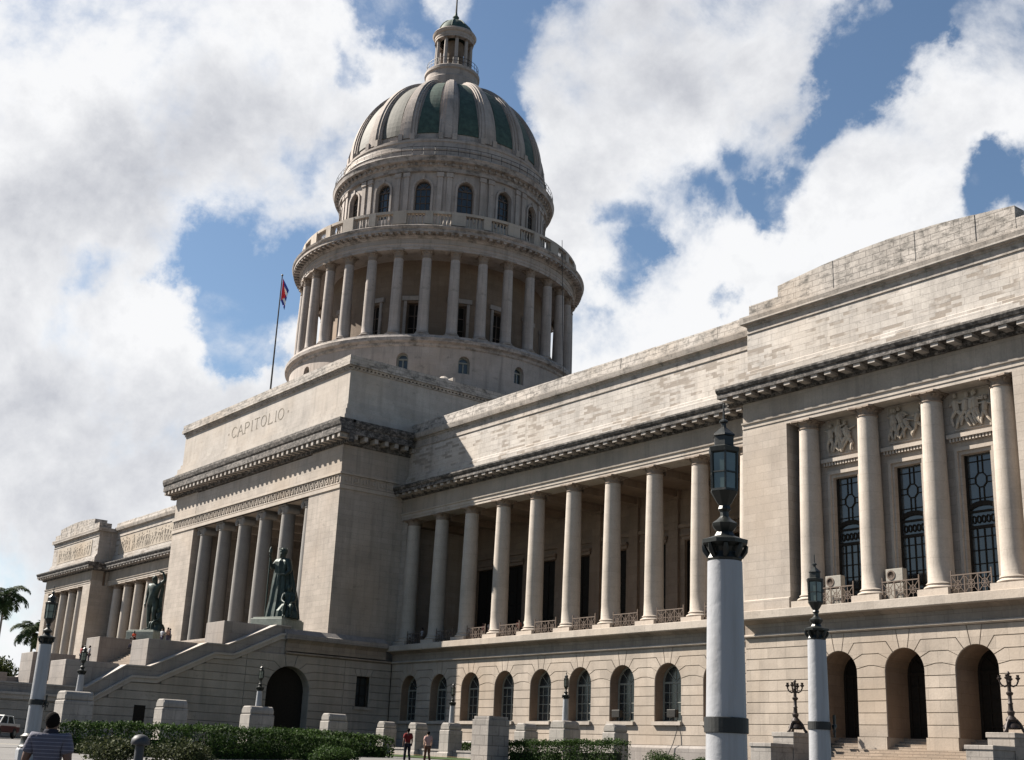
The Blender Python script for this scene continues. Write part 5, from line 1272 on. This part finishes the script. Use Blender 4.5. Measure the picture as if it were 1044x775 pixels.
def tree(x, y, h, r, lab, seed):
    rnd = random.Random(seed); g = gz(x, y); root = empty('broadleaf_tree', (x, y, g)); b = MB(); c = MB()
    c.tube([(0, 0, -.3), (.2, .1, h*.3), (.1, 0, h*.6)], [.35, .28, .18], 8); lob = []
    for k in range(16):
        a = rnd.uniform(0, 6.28); q = Vector((math.cos(a)*r*rnd.uniform(.1, .75), math.sin(a)*r*rnd.uniform(.1, .75), h*rnd.uniform(.5, .9))); lob.append((q, r*rnd.uniform(.25, .42))); c.tube([(.1, 0, h*.35), tuple(q*.6+Vector((0, 0, h*.15))), tuple(q)], [.14, .08, .03], 5)
    def fn(q): p, rr = q.choice(lob); v = Vector((q.gauss(0, 1), q.gauss(0, 1), q.gauss(0, .8))).normalized()*(q.random()**.4)*rr; return p+v
    leafcloud(b, fn, 5000, .28, rnd); b.build('crown', LF4, root); c.build('trunk', M_TWIG, root); tag(root, lab, 'tree', 'green trees at the far left edge')
tree(-206, 46, 11.4, 6.5, 'green tree at the left edge below the palms', 21); tree(-205, 57, 11.0, 6.5, 'green tree beside the far pavilion below the palms', 22)
def palm(x, y, zc, lean, fl, lab, seed, tr=.24):
    rnd = random.Random(seed); g = gz(x, y)-.2; H = zc-g; root = empty('palm_tree', (x, y, g)); b = MB()
    b.tube([(lean[0]*(1-t/8)**2, lean[1]*(1-t/8)**2, H*t/8) for t in range(9)], [tr*1.5]+[tr*(1.05-.05*t) for t in range(1, 9)], 10); b.build('trunk', M_TRUNK, root, smooth=40)
    for k in range(22):
        a = k*2.39996+rnd.uniform(-.2, .2); el = rnd.uniform(-.35, 1.25); d = Vector((math.cos(a), math.sin(a), 0)); L = fl*rnd.uniform(.85, 1.1); b = MB(); pts = []
        for i in range(9):
            t = i/8; ang = el-t*t*1.7-t*.35
            pts.append(Vector((0, 0, H)) if i == 0 else pts[-1]+(d*math.cos(ang)+Vector((0, 0, math.sin(ang))))*L/8)
        b.tube(pts, [.07, .06, .05, .045, .04, .03, .025, .02, .012], 5)
        side = Vector((-d.y, d.x, 0))
        for i in range(34):
            t = .12+.88*i/34; f = t*8; j = min(int(f), 7); p = pts[j].lerp(pts[j+1], f-j); ld = L*.26*math.sin(PI*(.15+.8*t))+.15; tg = (pts[j+1]-pts[j]).normalized()
            for s in (-1, 1):
                e = p+side*s*ld*.8+tg*ld*.45+Vector((0, 0, -ld*rnd.uniform(.15, .6))); m = (p+e)/2+Vector((0, 0, ld*.1)); w = tg*.07
                b.face([p-w, p+w, m+w*1.1, m-w*1.1]); b.face([m-w*1.1, m+w*1.1, e])
        b.build('frond', LF3, root)
    tag(root, lab, 'palm tree', 'palm trees beyond the far pavilion')
palm(-208.6, 58.6, 23.6, (1.2, -.4), 4.6, 'tallest palm tree, at the left edge of the view', 31); palm(-197.3, 60.5, 17.6, (.5, .2), 4.6, 'shorter dense palm tree beside the far pavilion', 32); palm(-197, 65.5, 16.8, (-.6, .3), 4.0, 'palm tree partly hidden by the left street lamp', 33)

# ------------------------------------------------------------------ figures
def skeleton(H, J_, bulk=1.0, fingers=False, face=False, headk=1.0):
    P = {'pel': (0, 0, .53), 'bel': (0, .0, .62), 'che': (0, 0, .735), 'nek': (0, 0, .825), 'nk2': (0, .008, .862), 'hd': (0, .015, .905), 'hd2': (0, .010, .945), 'top': (0, .0, .975)}
    for s, n in ((-1, 'L'), (1, 'R')):
        P.update({'hip'+n: (s*.052, 0, .50), 'thi'+n: (s*.058, .005, .39), 'kne'+n: (s*.056, .012, .28), 'cal'+n: (s*.056, -.008, .19), 'ank'+n: (s*.055, -.012, .05), 'toe'+n: (s*.068, .085, .018),
                  'sho'+n: (s*.100, 0, .800), 'elb'+n: (s*.135, -.012, .635), 'wri'+n: (s*.142, .025, .485), 'han'+n: (s*.143, .04, .44)})
    P.update(J_)
    for s, n in ((-1, 'L'), (1, 'R')):
        if 'thi'+n not in J_: P['thi'+n] = tuple((P['hip'+n][i]+P['kne'+n][i])/2 for i in range(3))
        if 'cal'+n not in J_: P['cal'+n] = tuple(P['kne'+n][i]*.6+P['ank'+n][i]*.4 for i in range(3))
    k = bulk
    Rr = {'pel': (.088*k, .062*k), 'bel': (.078*k, .058*k), 'che': (.092*k, .062*k), 'nek': (.045, .04), 'nk2': (.034, .036), 'hd': (.040*headk, .048*headk), 'hd2': (.043*headk, .052*headk), 'top': (.026*headk, .032*headk)}
    for n in 'LR': Rr.update({'hip'+n: .056*k, 'thi'+n: .050*k, 'kne'+n: .033*k, 'cal'+n: .034*k, 'ank'+n: .020, 'toe'+n: .018, 'sho'+n: .042*k, 'elb'+n: .026*k, 'wri'+n: .017, 'han'+n: (.022, .012)})
    E_ = [('pel', 'bel'), ('bel', 'che'), ('che', 'nek'), ('nek', 'nk2'), ('nk2', 'hd'), ('hd', 'hd2'), ('hd2', 'top')]
    for n in 'LR': E_ += [('pel', 'hip'+n), ('hip'+n, 'thi'+n), ('thi'+n, 'kne'+n), ('kne'+n, 'cal'+n), ('cal'+n, 'ank'+n), ('ank'+n, 'toe'+n), ('che', 'sho'+n), ('sho'+n, 'elb'+n), ('elb'+n, 'wri'+n), ('wri'+n, 'han'+n)]
    if fingers:
        for s, n in ((-1, 'L'), (1, 'R')):
            h = Vector(P['han'+n]); d = (h-Vector(P['wri'+n])).normalized()
            for i, (dy, L) in enumerate(((-.016, .036), (-.006, .044), (.005, .042), (.014, .034), (.03, .022))):
                a = 'f%s%d' % (n, i); q = h+Vector((0, dy, 0))+d*(.012 if i < 4 else -.015); P[a] = tuple(q); P[a+'b'] = tuple(q+d*L+Vector((-s*.010, .004, 0))); Rr[a] = .0062; Rr[a+'b'] = .005; E_ += [('han'+n, a), (a, a+'b')]
    if face:
        c = Vector(P['hd']); 
        for s, n in ((-1, 'L'), (1, 'R')): P['ear'+n] = tuple(c+Vector((s*.052, -.004, .012))); Rr['ear'+n] = (.006, .012); E_.append(('hd', 'ear'+n))
        P['nose'] = tuple(c+Vector((0, .060, .005))); Rr['nose'] = .009; E_.append(('hd', 'nose')); P['chin'] = tuple(c+Vector((0, .035, -.032))); Rr['chin'] = .016; E_.append(('hd', 'chin'))
    return P, Rr, E_
def grow(name, H, P, Rr, E_, keys, mat, parent, add=0, mul=1.0, sub=2, loc=None):
    ks = [k for k in P if k in keys] if keys else list(P); root = 'pel' if 'pel' in ks else ks[0]; ks.remove(root); ks = [root]+ks; ix = {k: i for i, k in enumerate(ks)}
    def rr(k): r = Rr[k]; r = r if isinstance(r, tuple) else (r, r); return (r[0]*mul*H+add, r[1]*mul*H+add)
    return skin(name, [tuple(c*H for c in P[k]) for k in ks], [(ix[a], ix[b_]) for a, b_ in E_ if a in ix and b_ in ix], [rr(k) for k in ks], mat, parent, sub, loc)
def cloth(col, rough=.85): return plain('cloth', tuple(c*.6 for c in col), rough, 0, .15, 25, .1, .1)
STAND = {}
WALK = {'kneL': (-.055, .05, .285), 'ankL': (-.055, .10, .055), 'toeL': (-.06, .185, .04), 'kneR': (.055, .01, .28), 'ankR': (.055, -.12, .07), 'toeR': (.06, -.05, .02), 'elbL': (-.135, -.05, .64), 'wriL': (-.15, -.04, .50), 'hanL': (-.15, -.03, .455), 'elbR': (.135, .02, .64), 'wriR': (.145, .09, .52), 'hanR': (.145, .11, .475)}
SIT = {'pel': (0, 0, .06), 'bel': (0, .0, .15), 'che': (0, .02, .265), 'nek': (0, .03, .35), 'nk2': (0, .04, .385), 'hd': (0, .05, .43), 'hd2': (0, .045, .47), 'top': (0, .035, .5), 'hipL': (-.055, .02, .05), 'hipR': (.055, .02, .05), 'kneL': (-.07, .22, .08), 'kneR': (.07, .22, .08), 'ankL': (-.07, .25, -.14), 'ankR': (.07, .25, -.14), 'toeL': (-.075, .33, -.165), 'toeR': (.075, .33, -.165),
       'shoL': (-.1, .02, .33), 'shoR': (.1, .02, .33), 'elbL': (-.13, .07, .18), 'elbR': (.13, .07, .18), 'wriL': (-.08, .17, .13), 'wriR': (.08, .17, .13), 'hanL': (-.06, .2, .12), 'hanR': (.06, .2, .12)}
def person(loc, rz, H, pose, shirt, trous, lab, hair=(.014, .011, .01), skinm=None, group=None, near=False, sleeves='elb', bulk=1.0, shirtmat=None):
    root = empty('person', loc, rz); P, Rr, E_ = skeleton(H, pose, bulk, near, True)
    grow('body', H, P, Rr, E_, None, skinm or M_SKIN, root, sub=2 if near else 1)
    ks = ['pel', 'bel', 'che', 'nek', 'shoL', 'shoR', 'elbL', 'elbR']; Q = dict(P)
    for n in 'LR': Q['elb'+n] = tuple(P['sho'+n][i]*.25+P['elb'+n][i]*.75 for i in range(3))
    Rs = dict(Rr); Rs['nek'] = (.048, .045)
    for n in 'LR': Rs['elb'+n] = .036*bulk; Rs['sho'+n] = .046*bulk
    sh = grow('shirt', H, Q, Rs, E_, ks, shirtmat or cloth(shirt), root, add=.012, mul=1.06, sub=2 if near else 1)
    ks = ['pel']+[a+n for a in ('hip', 'thi', 'kne', 'cal', 'ank') for n in 'LR']
    Rs = dict(Rr); Rs['pel'] = (.082*bulk, .058*bulk)
    for n in 'LR': Rs['ank'+n] = .028; Rs['cal'+n] = .040
    grow('trousers', H, P, Rs, E_, ks, cloth(trous), root, add=.008, mul=1.05, sub=1)
    b = MB(); c = (Vector(P['hd2'])*.6+Vector(P['hd'])*.4)*H; b.lathe([(.060*H*math.cos(t*PI/14), .062*H*math.sin(t*PI/14)*1.0) for t in range(-4, 8)], (0, 0, 0), n=16)
    b.xf(Matrix.Translation(c+Vector((0, -.014*H, .002*H))) @ Matrix.Rotation(.62, 4, 'X') @ Matrix.Diagonal((.84, 1.0, 1.0, 1))); b.build('hair', M_HAIR if hair[0] < .05 else cloth(hair), root, smooth=60)
    for n in 'LR':
        b = MB(); a, t = Vector(P['ank'+n])*H, Vector(P['toe'+n])*H; d = (t-a); d.z = 0; d.normalize(); b.tube([a-d*.03*H+Vector((0, 0, -.02*H)), (a+t)/2+Vector((0, 0, -.004*H)), t+d*.01], [.026*H, .027*H, .020*H], 8); b.build('shoe', M_BLACK, root, smooth=60)
    tag(root, lab, 'person', group); return root

# man in the foreground, seen from behind
def stripes():
    m, nt, bs = new_mat('striped_knit'); tc = nd(nt, 'ShaderNodeTexCoord'); s = nd(nt, 'ShaderNodeSeparateXYZ', {0: tc.outputs['Object']})
    w = nd(nt, 'ShaderNodeMath', {0: s.outputs[2], 1: .040}, operation='MODULO'); l = nd(nt, 'ShaderNodeMath', {0: w.outputs[0], 1: .007}, operation='LESS_THAN')
    n1 = nd(nt, 'ShaderNodeTexNoise', {'Vector': tc.outputs['Object'], 'Scale': 14, 'Detail': 4}); r1 = nd(nt, 'ShaderNodeMapRange', {0: n1.outputs[0], 3: .85, 4: 1.1})
    mx = nd(nt, 'ShaderNodeMix', {0: l.outputs[0], 6: (.055, .054, .078, 1), 7: (.135, .132, .17, 1)}, data_type='RGBA'); sc = nd(nt, 'ShaderNodeVectorMath', {0: mx.outputs[2], 'Scale': r1.outputs[0]}, operation='SCALE'); nt.links.new(sc.outputs[0], bs.inputs['Base Color']); bs.inputs['Roughness'].default_value = .9
    n2 = nd(nt, 'ShaderNodeTexNoise', {'Vector': tc.outputs['Object'], 'Scale': 6, 'Detail': 3}); bp = nd(nt, 'ShaderNodeBump', {'Height': n2.outputs[0], 'Strength': .6, 'Distance': .05}); nt.links.new(bp.outputs[0], bs.inputs['Normal']); return m
MANP = {'elbL': (-.150, -.02, .635), 'elbR': (.150, -.02, .635), 'wriL': (-.16, .06, .50), 'wriR': (.16, .06, .50), 'hanL': (-.155, .08, .455), 'hanR': (.155, .08, .455), 'shoL': (-.112, 0, .782), 'shoR': (.112, 0, .782), 'nek': (0, 0, .815), 'nk2': (0, .006, .845), 'hd': (0, .015, .885), 'hd2': (0, .010, .925), 'top': (0, 0, .955)}
man = person((-14.68, 4.86, .40), R(56), 1.58, MANP, None, (.02, .02, .03), 'man seen from behind in a grey striped short sleeved shirt, at the left corner', near=True, bulk=1.12, shirtmat=stripes())
b = MB(); b.lathe([(.082, 0), (.085, .02), (.075, .055), (.068, .06)], (0, .0, 1.285), n=20, cap=False); o = b.build('collar', cloth((.03, .03, .045)), man, smooth=50)

person((-52.3, 34.5, 1.40), R(70), 1.62, WALK, (.16, .02, .02), (.02, .02, .03), 'walker in a dark red shirt and dark trousers by the kerb')
person((-51.6, 35.2, 1.41), R(75), 1.50, WALK, (.48, .30, .27), (.16, .08, .05), 'walker in a pale pink top just right of the one in dark red', skinm=M_SKIN2)
PP = [(-120.6, 49.5, 11.25, STAND, (.55, .57, .62), 'visitor in a white shirt standing at the top of the stairs, leftmost of three'),
      (-119.7, 49.9, 11.25, STAND, (.06, .09, .2), 'visitor in a blue shirt standing at the top of the stairs, middle of three'),
      (-119.0, 49.4, 11.25, STAND, (.5, .33, .27), 'visitor in a pink top standing at the top of the stairs, rightmost of three')]
for i, (x, y, z, po, c, lab) in enumerate(PP): person((x, y, z), R(200-40*i), 1.72, po, c, (.08, .08, .12), lab, group='visitors at the portico')
person((-123.9, 47.95, 11.85), R(200), 1.7, SIT, (.5, .07, .03), (.05, .03, .03), 'visitor in an orange red top seated by the left statue pedestal', group='visitors at the portico')
person((-122.2, 47.3, 11.1), R(190), 1.7, SIT, (.05, .03, .03), (.03, .03, .05), 'visitor in dark clothes seated right of the one in orange red', group='visitors at the portico')
person((-122.6, 42.4, 9.0), R(190), 1.75, STAND, (.35, .09, .09), (.06, .06, .08), 'visitor in a red shirt on the stairs behind the leftmost small pier lamp')
person((-121.6, 42.8, 9.0), R(170), 1.75, STAND, (.45, .46, .5), (.05, .05, .08), 'visitor in a pale shirt on the stairs beside the one in red')
LG = [(-92.2, (.45, .45, .48), 'white'), (-90.6, (.06, .06, .09), 'dark'), (-86.2, (.4, .42, .45), 'pale grey'), (-83.6, (.42, .12, .10), 'red'), (-82.3, (.35, .3, .28), 'tan'), (-78.9, (.4, .16, .12), 'faded red'), (-77.6, (.5, .48, .42), 'cream')]
for i, (x, c, n) in enumerate(LG):
    person((x, 61.6+.3*(i % 2), 10.93), R(180+20*(i % 3)), 1.7, STAND, c, (.04, .04, .05), 'visitor in a %s top behind the loggia railing, %s' % (n, ['first bay from the left', 'first bay right side', 'second bay', 'third bay left', 'third bay right', 'fourth bay left', 'fourth bay right'][i]), group='visitors on the loggia')

# ------------------------------------------------------------------ statues on their pedestals
def statue_base(root, w, d, h):
    b = MB(); b.box(-w/2, w/2, -d/2, d/2, 0, h-.12); b.box(-w/2+.12, w/2-.12, -d/2+.12, d/2-.12, h-.12, h); b.build('pedestal', plain('statue_pedestal_granite', (.20, .22, .19), .7, 0, .2, 3, .2), root, bevel=.03)
def drape(b, pts, seed=0, folds=7):
    """hanging cloth with folds: list of (x, y, z, halfwidth, depth)"""
    n = 28; rows = []
    for (x, y, z, w, d) in pts:
        rows.append([(x+w*math.cos(2*PI*i/n)*(1+.13*math.cos(folds*2*PI*i/n+seed+z*.4)), y+d*math.sin(2*PI*i/n)*(1+.13*math.cos(folds*2*PI*i/n+seed+z*.4)), z) for i in range(n)])
    for j in range(len(rows)-1):
        for i in range(n): k = (i+1) % n; b.face([rows[j][i], rows[j][k], rows[j+1][k], rows[j+1][i]])
    b.face(rows[0][::-1]); b.face(rows[-1])
# left: nude man, one arm raised over his head, cloth and a seated figure behind
sl = empty('bronze_statue', (-125.25, 50.0, 11.5), R(212)); statue_base(sl, 3.3, 3.2, 1.45)
H = 5.9
LP = {'pel': (.02, 0, .53), 'bel': (.01, .0, .62), 'che': (-.005, -.01, .735), 'nek': (-.005, -.005, .825), 'nk2': (.0, .01, .862), 'hd': (.012, .02, .905), 'hd2': (.015, .018, .94), 'top': (.015, .01, .972), 'kneL': (-.075, .045, .285), 'ankL': (-.08, .0, .05), 'toeL': (-.11, .075, .018), 'kneR': (.06, 0, .28), 'ankR': (.055, -.02, .05), 'toeR': (.09, .06, .018),
      'shoL': (-.115, .0, .815), 'elbL': (-.215, .02, .895), 'wriL': (-.165, .04, 1.02), 'hanL': (-.10, .05, 1.045), 'elbR': (.15, -.02, .64), 'wriR': (.13, .04, .50), 'hanR': (.12, .06, .45)}
P, Rr, E_ = skeleton(H, LP, 1.12, True, True); grow('body', H, P, Rr, E_, None, M_BRONZE, sl, sub=2, loc=(0, 0, 1.45))
b = MB(); drape(b, [(-.6, -.45, 1.45, .6, .35), (-.6, -.4, 2.6, .42, .25), (-.58, -.35, 3.8, .30, .18), (-.66, -.3, 5.0, .22, .12), (-.85, -.2, 5.8, .18, .1), (-1.0, -.05, 6.2, .1, .08)], 1); b.build('hanging_cloth', M_BRONZE, sl, smooth=60)
P, Rr, E_ = skeleton(3.6, SIT, 1.2, False, True); o = grow('crouching_figure', 3.6, P, Rr, E_, None, M_BRONZE, sl, sub=1, loc=(-.85, -.2, 2.05)); o.rotation_euler.z = R(-30)
b = MB(); b.lathe([(.75, 0), (.7, .4), (.5, .75), (.2, .85)], (-.85, -.2, 1.45), n=9); b.build('rock', M_BRONZE, sl, smooth=30)
tag(sl, 'green bronze statue of a man raising one arm over his head', 'statue')
# right: tall robed woman with a smaller crouching figure at her side
sr = empty('bronze_statue', (-97.1, 49.95, 11.5), R(205)); statue_base(sr, 3.3, 3.1, 1.02)
H = 6.1
RP = {'elbL': (-.16, .03, .66), 'wriL': (-.12, .10, .60), 'hanL': (-.09, .12, .60), 'elbR': (.165, .04, .70), 'wriR': (.15, .10, .84), 'hanR': (.15, .11, .88), 'kneL': (-.06, .04, .28), 'toeL': (-.08, .10, .018)}
P, Rr, E_ = skeleton(H, RP, 1.35, True, True); grow('body', H, P, Rr, E_, None, M_BRONZE, sr, sub=2, loc=(0, 0, 1.02))
b = MB(); drape(b, [(0, .05, 1.02, 1.15, .85), (0, .05, 1.3, 1.05, .8), (0, .02, 2.4, .92, .66), (0, 0, 3.5, .84, .6), (0, 0, 4.3, .74, .54), (0, 0, 4.9, .64, .48), (0, 0, 5.5, .76, .5), (0, 0, 5.9, .76, .46), (0, 0, 6.1, .45, .32)], 2, 9); b.build('robe', M_BRONZE, sr, smooth=60)
b = MB(); drape(b, [(-.25, -.45, 1.02, 1.5, .7), (-.2, -.42, 2.8, 1.2, .6), (-.1, -.38, 4.4, .85, .45), (0, -.3, 5.7, .6, .35), (0, -.2, 6.2, .25, .2)], 8, 8); drape(b, [(.55, -.35, 1.02, .75, .55), (.6, -.35, 2.6, .65, .45), (.62, -.3, 4.2, .5, .35), (.55, -.25, 5.6, .38, .28), (.35, -.2, 6.15, .2, .2)], 3, 6); b.build('mantle', M_BRONZE, sr, smooth=60)
b = MB(); b.lathe([(.30, 6.55), (.36, 6.7), (.38, 6.85), (.30, 7.02), (.16, 7.12)], (0, .05, .0), n=14)
for k in range(7): a = k*PI/6; b.tube([(.33*math.cos(a), .33*math.sin(a)+.05, 6.9), (.40*math.cos(a), .4*math.sin(a)+.05, 7.1)], [.05, .02], 5)
b.build('headdress', M_BRONZE, sr, smooth=40)
b = MB(); b.tube([(.93, .62, 1.1), (.93, .66, 6.7)], .06, 8); b.lathe([(.0, 0), (.16, .1), (.1, .4), (0, .6)], (.93, .66, 6.6), n=8); b.build('staff', M_BRONZE, sr)
P, Rr, E_ = skeleton(4.2, SIT, 1.25, False, True); o = grow('crouching_figure', 4.2, P, Rr, E_, None, M_BRONZE, sr, sub=1, loc=(-1.05, .1, 1.75)); o.rotation_euler.z = R(35)
b = MB(); drape(b, [(-1.05, .2, 1.02, 1.0, .9), (-1.05, .2, 1.6, .95, .85), (-1.1, .1, 2.2, .6, .55), (-1.1, 0, 2.8, .5, .4), (-1.1, 0, 3.1, .3, .3)], 5, 6); b.build('crouching_drapery', M_BRONZE, sr, smooth=60)
tag(sr, 'green bronze statue of a tall robed figure with a crouching figure beside it', 'statue')

# ------------------------------------------------------------------ flagpole and flag
fp = empty('flagpole', (-130.0, 63.0, 36.2)); b = MB(); b.tube([(0, 0, 0), (0, 0, 21.2)], [.13, .07], 8); b.lathe([(0, 21.1), (.14, 21.25), (.1, 21.4), (0, 21.45)], n=8); b.build('pole', M_IRON, fp); b = MB(); b.lathe([(.5, 0), (.5, .3), (.25, .6), (.15, .7)], n=8); b.build('base', S_GREY, fp)
tag(fp, 'thin dark flagpole standing on the roof left of the dome', 'flagpole')
FM = [plain('flag_red', (.5, .02, .03), .8), plain('flag_white', (.7, .7, .7), .8), plain('flag_blue', (.02, .04, .25), .8)]
b = MB(); nx, nz = 14, 20
def fpnt(i, j, o=0):
    u, v = i/nx, j/nz; x = .12+u*.85*(1-.35*v); z = 20.9-v*2.9-u*1.5*(1-.2*v); y = .16*math.sin(u*9+v*4)*u+o; return (x*.6-y*.8, x*.8+y*.6, z)
for i in range(nx):
    for j in range(nz):
        u, v = (i+.5)/nx, (j+.5)/nz
        mi = 0 if u < .75*(1-abs(2*v-1)) else (2 if int(v*5) % 2 == 0 else 1)
        b.face([fpnt(i, j), fpnt(i+1, j), fpnt(i+1, j+1), fpnt(i, j+1)], mi); b.face([fpnt(i, j, .015), fpnt(i+1, j, .015), fpnt(i+1, j+1, .015), fpnt(i, j+1, .015)][::-1], mi)
o = b.build('flag', FM, None, loc=(-130.0, 63.0, 36.2)); tag(o, 'red, white and blue flag hanging limp at the top of the pole', 'flag')

# ------------------------------------------------------------------ bollard and car
bo = empty('bollard', (-28.41, 11.46, gz(-28.41, 11.46)-.03)); b = MB(); MBL = plain('grey_bollard_paint', (.018, .02, .025), .6); b.lathe([(.12, 0), (.11, .3), (.10, .82)], n=16); b.build('post', MBL, bo, smooth=40); b = MB(); b.lathe([(.10, .82), (.20, .84), (.215, .88), (.20, .96), (.14, 1.03), (.06, 1.06), (0, 1.065)], n=20); b.build('cap', MBL, bo, smooth=50)
tag(bo, 'grey round-topped bollard standing among the pale shrubs at left', 'bollard')
car = empty('parked_car', (-86.9, 25.1, gz(-86.9, 25.1)+.03), R(-38)); b = MB()
prof = [(-2.1, .35), (-2.15, .55), (-2.12, .82), (-1.5, .88), (-1.35, .90), (-.95, 1.40), (.55, 1.42), (1.05, .95), (2.0, .86), (2.15, .7), (2.15, .38)]
lower = [(-2.1, .35), (-2.15, .55), (-2.12, .82), (-1.4, .9), (1.1, .93), (2.0, .86), (2.15, .7), (2.15, .38)]
b.prism(lower, -.80, .80, 'y'); b.build('body', plain('car_red_paint', (.07, .012, .012), .4), car, bevel=.04)
b = MB(); b.prism([(-1.38, .88), (-.98, 1.36), (.55, 1.38), (1.06, .9)], -.68, .68, 'y'); b.build('glass', M_GLASS, car); b = MB(); b.prism([(-1.0, 1.361), (-.85, 1.44), (.45, 1.45), (.6, 1.381)], -.70, .70, 'y')
for s in (-1, 1):
    for q in ((-1.38, .9, -.98, 1.37), (1.06, .92, .55, 1.39), (-.2, .9, -.2, 1.38)): bar(b, PX(s*.69), *q, .09, -.02, .02)
b.build('roof', plain('car_white_paint', (.6, .6, .58), .35), car); b = MB(); b.box(-2.22, -2.12, -.75, .75, .38, .52); b.box(2.12, 2.22, -.75, .75, .38, .52); b.build('bumper', plain('chrome', (.5, .5, .5), .25, .9), car, bevel=.02)
b = MB(); b.box(-2.13, -1.42, -.81, .81, .72, .93); b.box(-1.42, 1.12, -.81, .81, .76, .93); b.box(1.12, 2.02, -.81, .81, .70, .95); b.build('bonnet', plain('car_pale_paint', (.5, .47, .44), .35), car, bevel=.02)
for x in (-1.3, 1.3):
    for s in (-1, 1):
        b = MB(); b.lathe([(.31, -.09), (.33, -.06), (.33, .06), (.31, .09)], n=20); b.xf(Matrix.Translation((x, s*.74, .32)) @ Matrix.Rotation(PI/2, 4, 'X')); w = b.build('wheel', M_BLACK, car); b = MB(); b.lathe([(.17, -.1), (.17, .1)], n=14); b.xf(Matrix.Translation((x, s*.745, .32)) @ Matrix.Rotation(PI/2, 4, 'X')); b.build('rim', M_FRAME, w)
for s in (-1, 1): b = MB(); b.box(-2.17, -2.14, s*.62-.12, s*.62+.12, .62, .76); b.build('tail_light', FM[0], car); b = MB(); b.box(2.14, 2.17, s*.6-.12, s*.6+.12, .6, .76); b.build('headlight', M_LGLASS, car)
tag(car, 'dark red car with a pale bonnet and white roof parked at the far left edge', 'car')
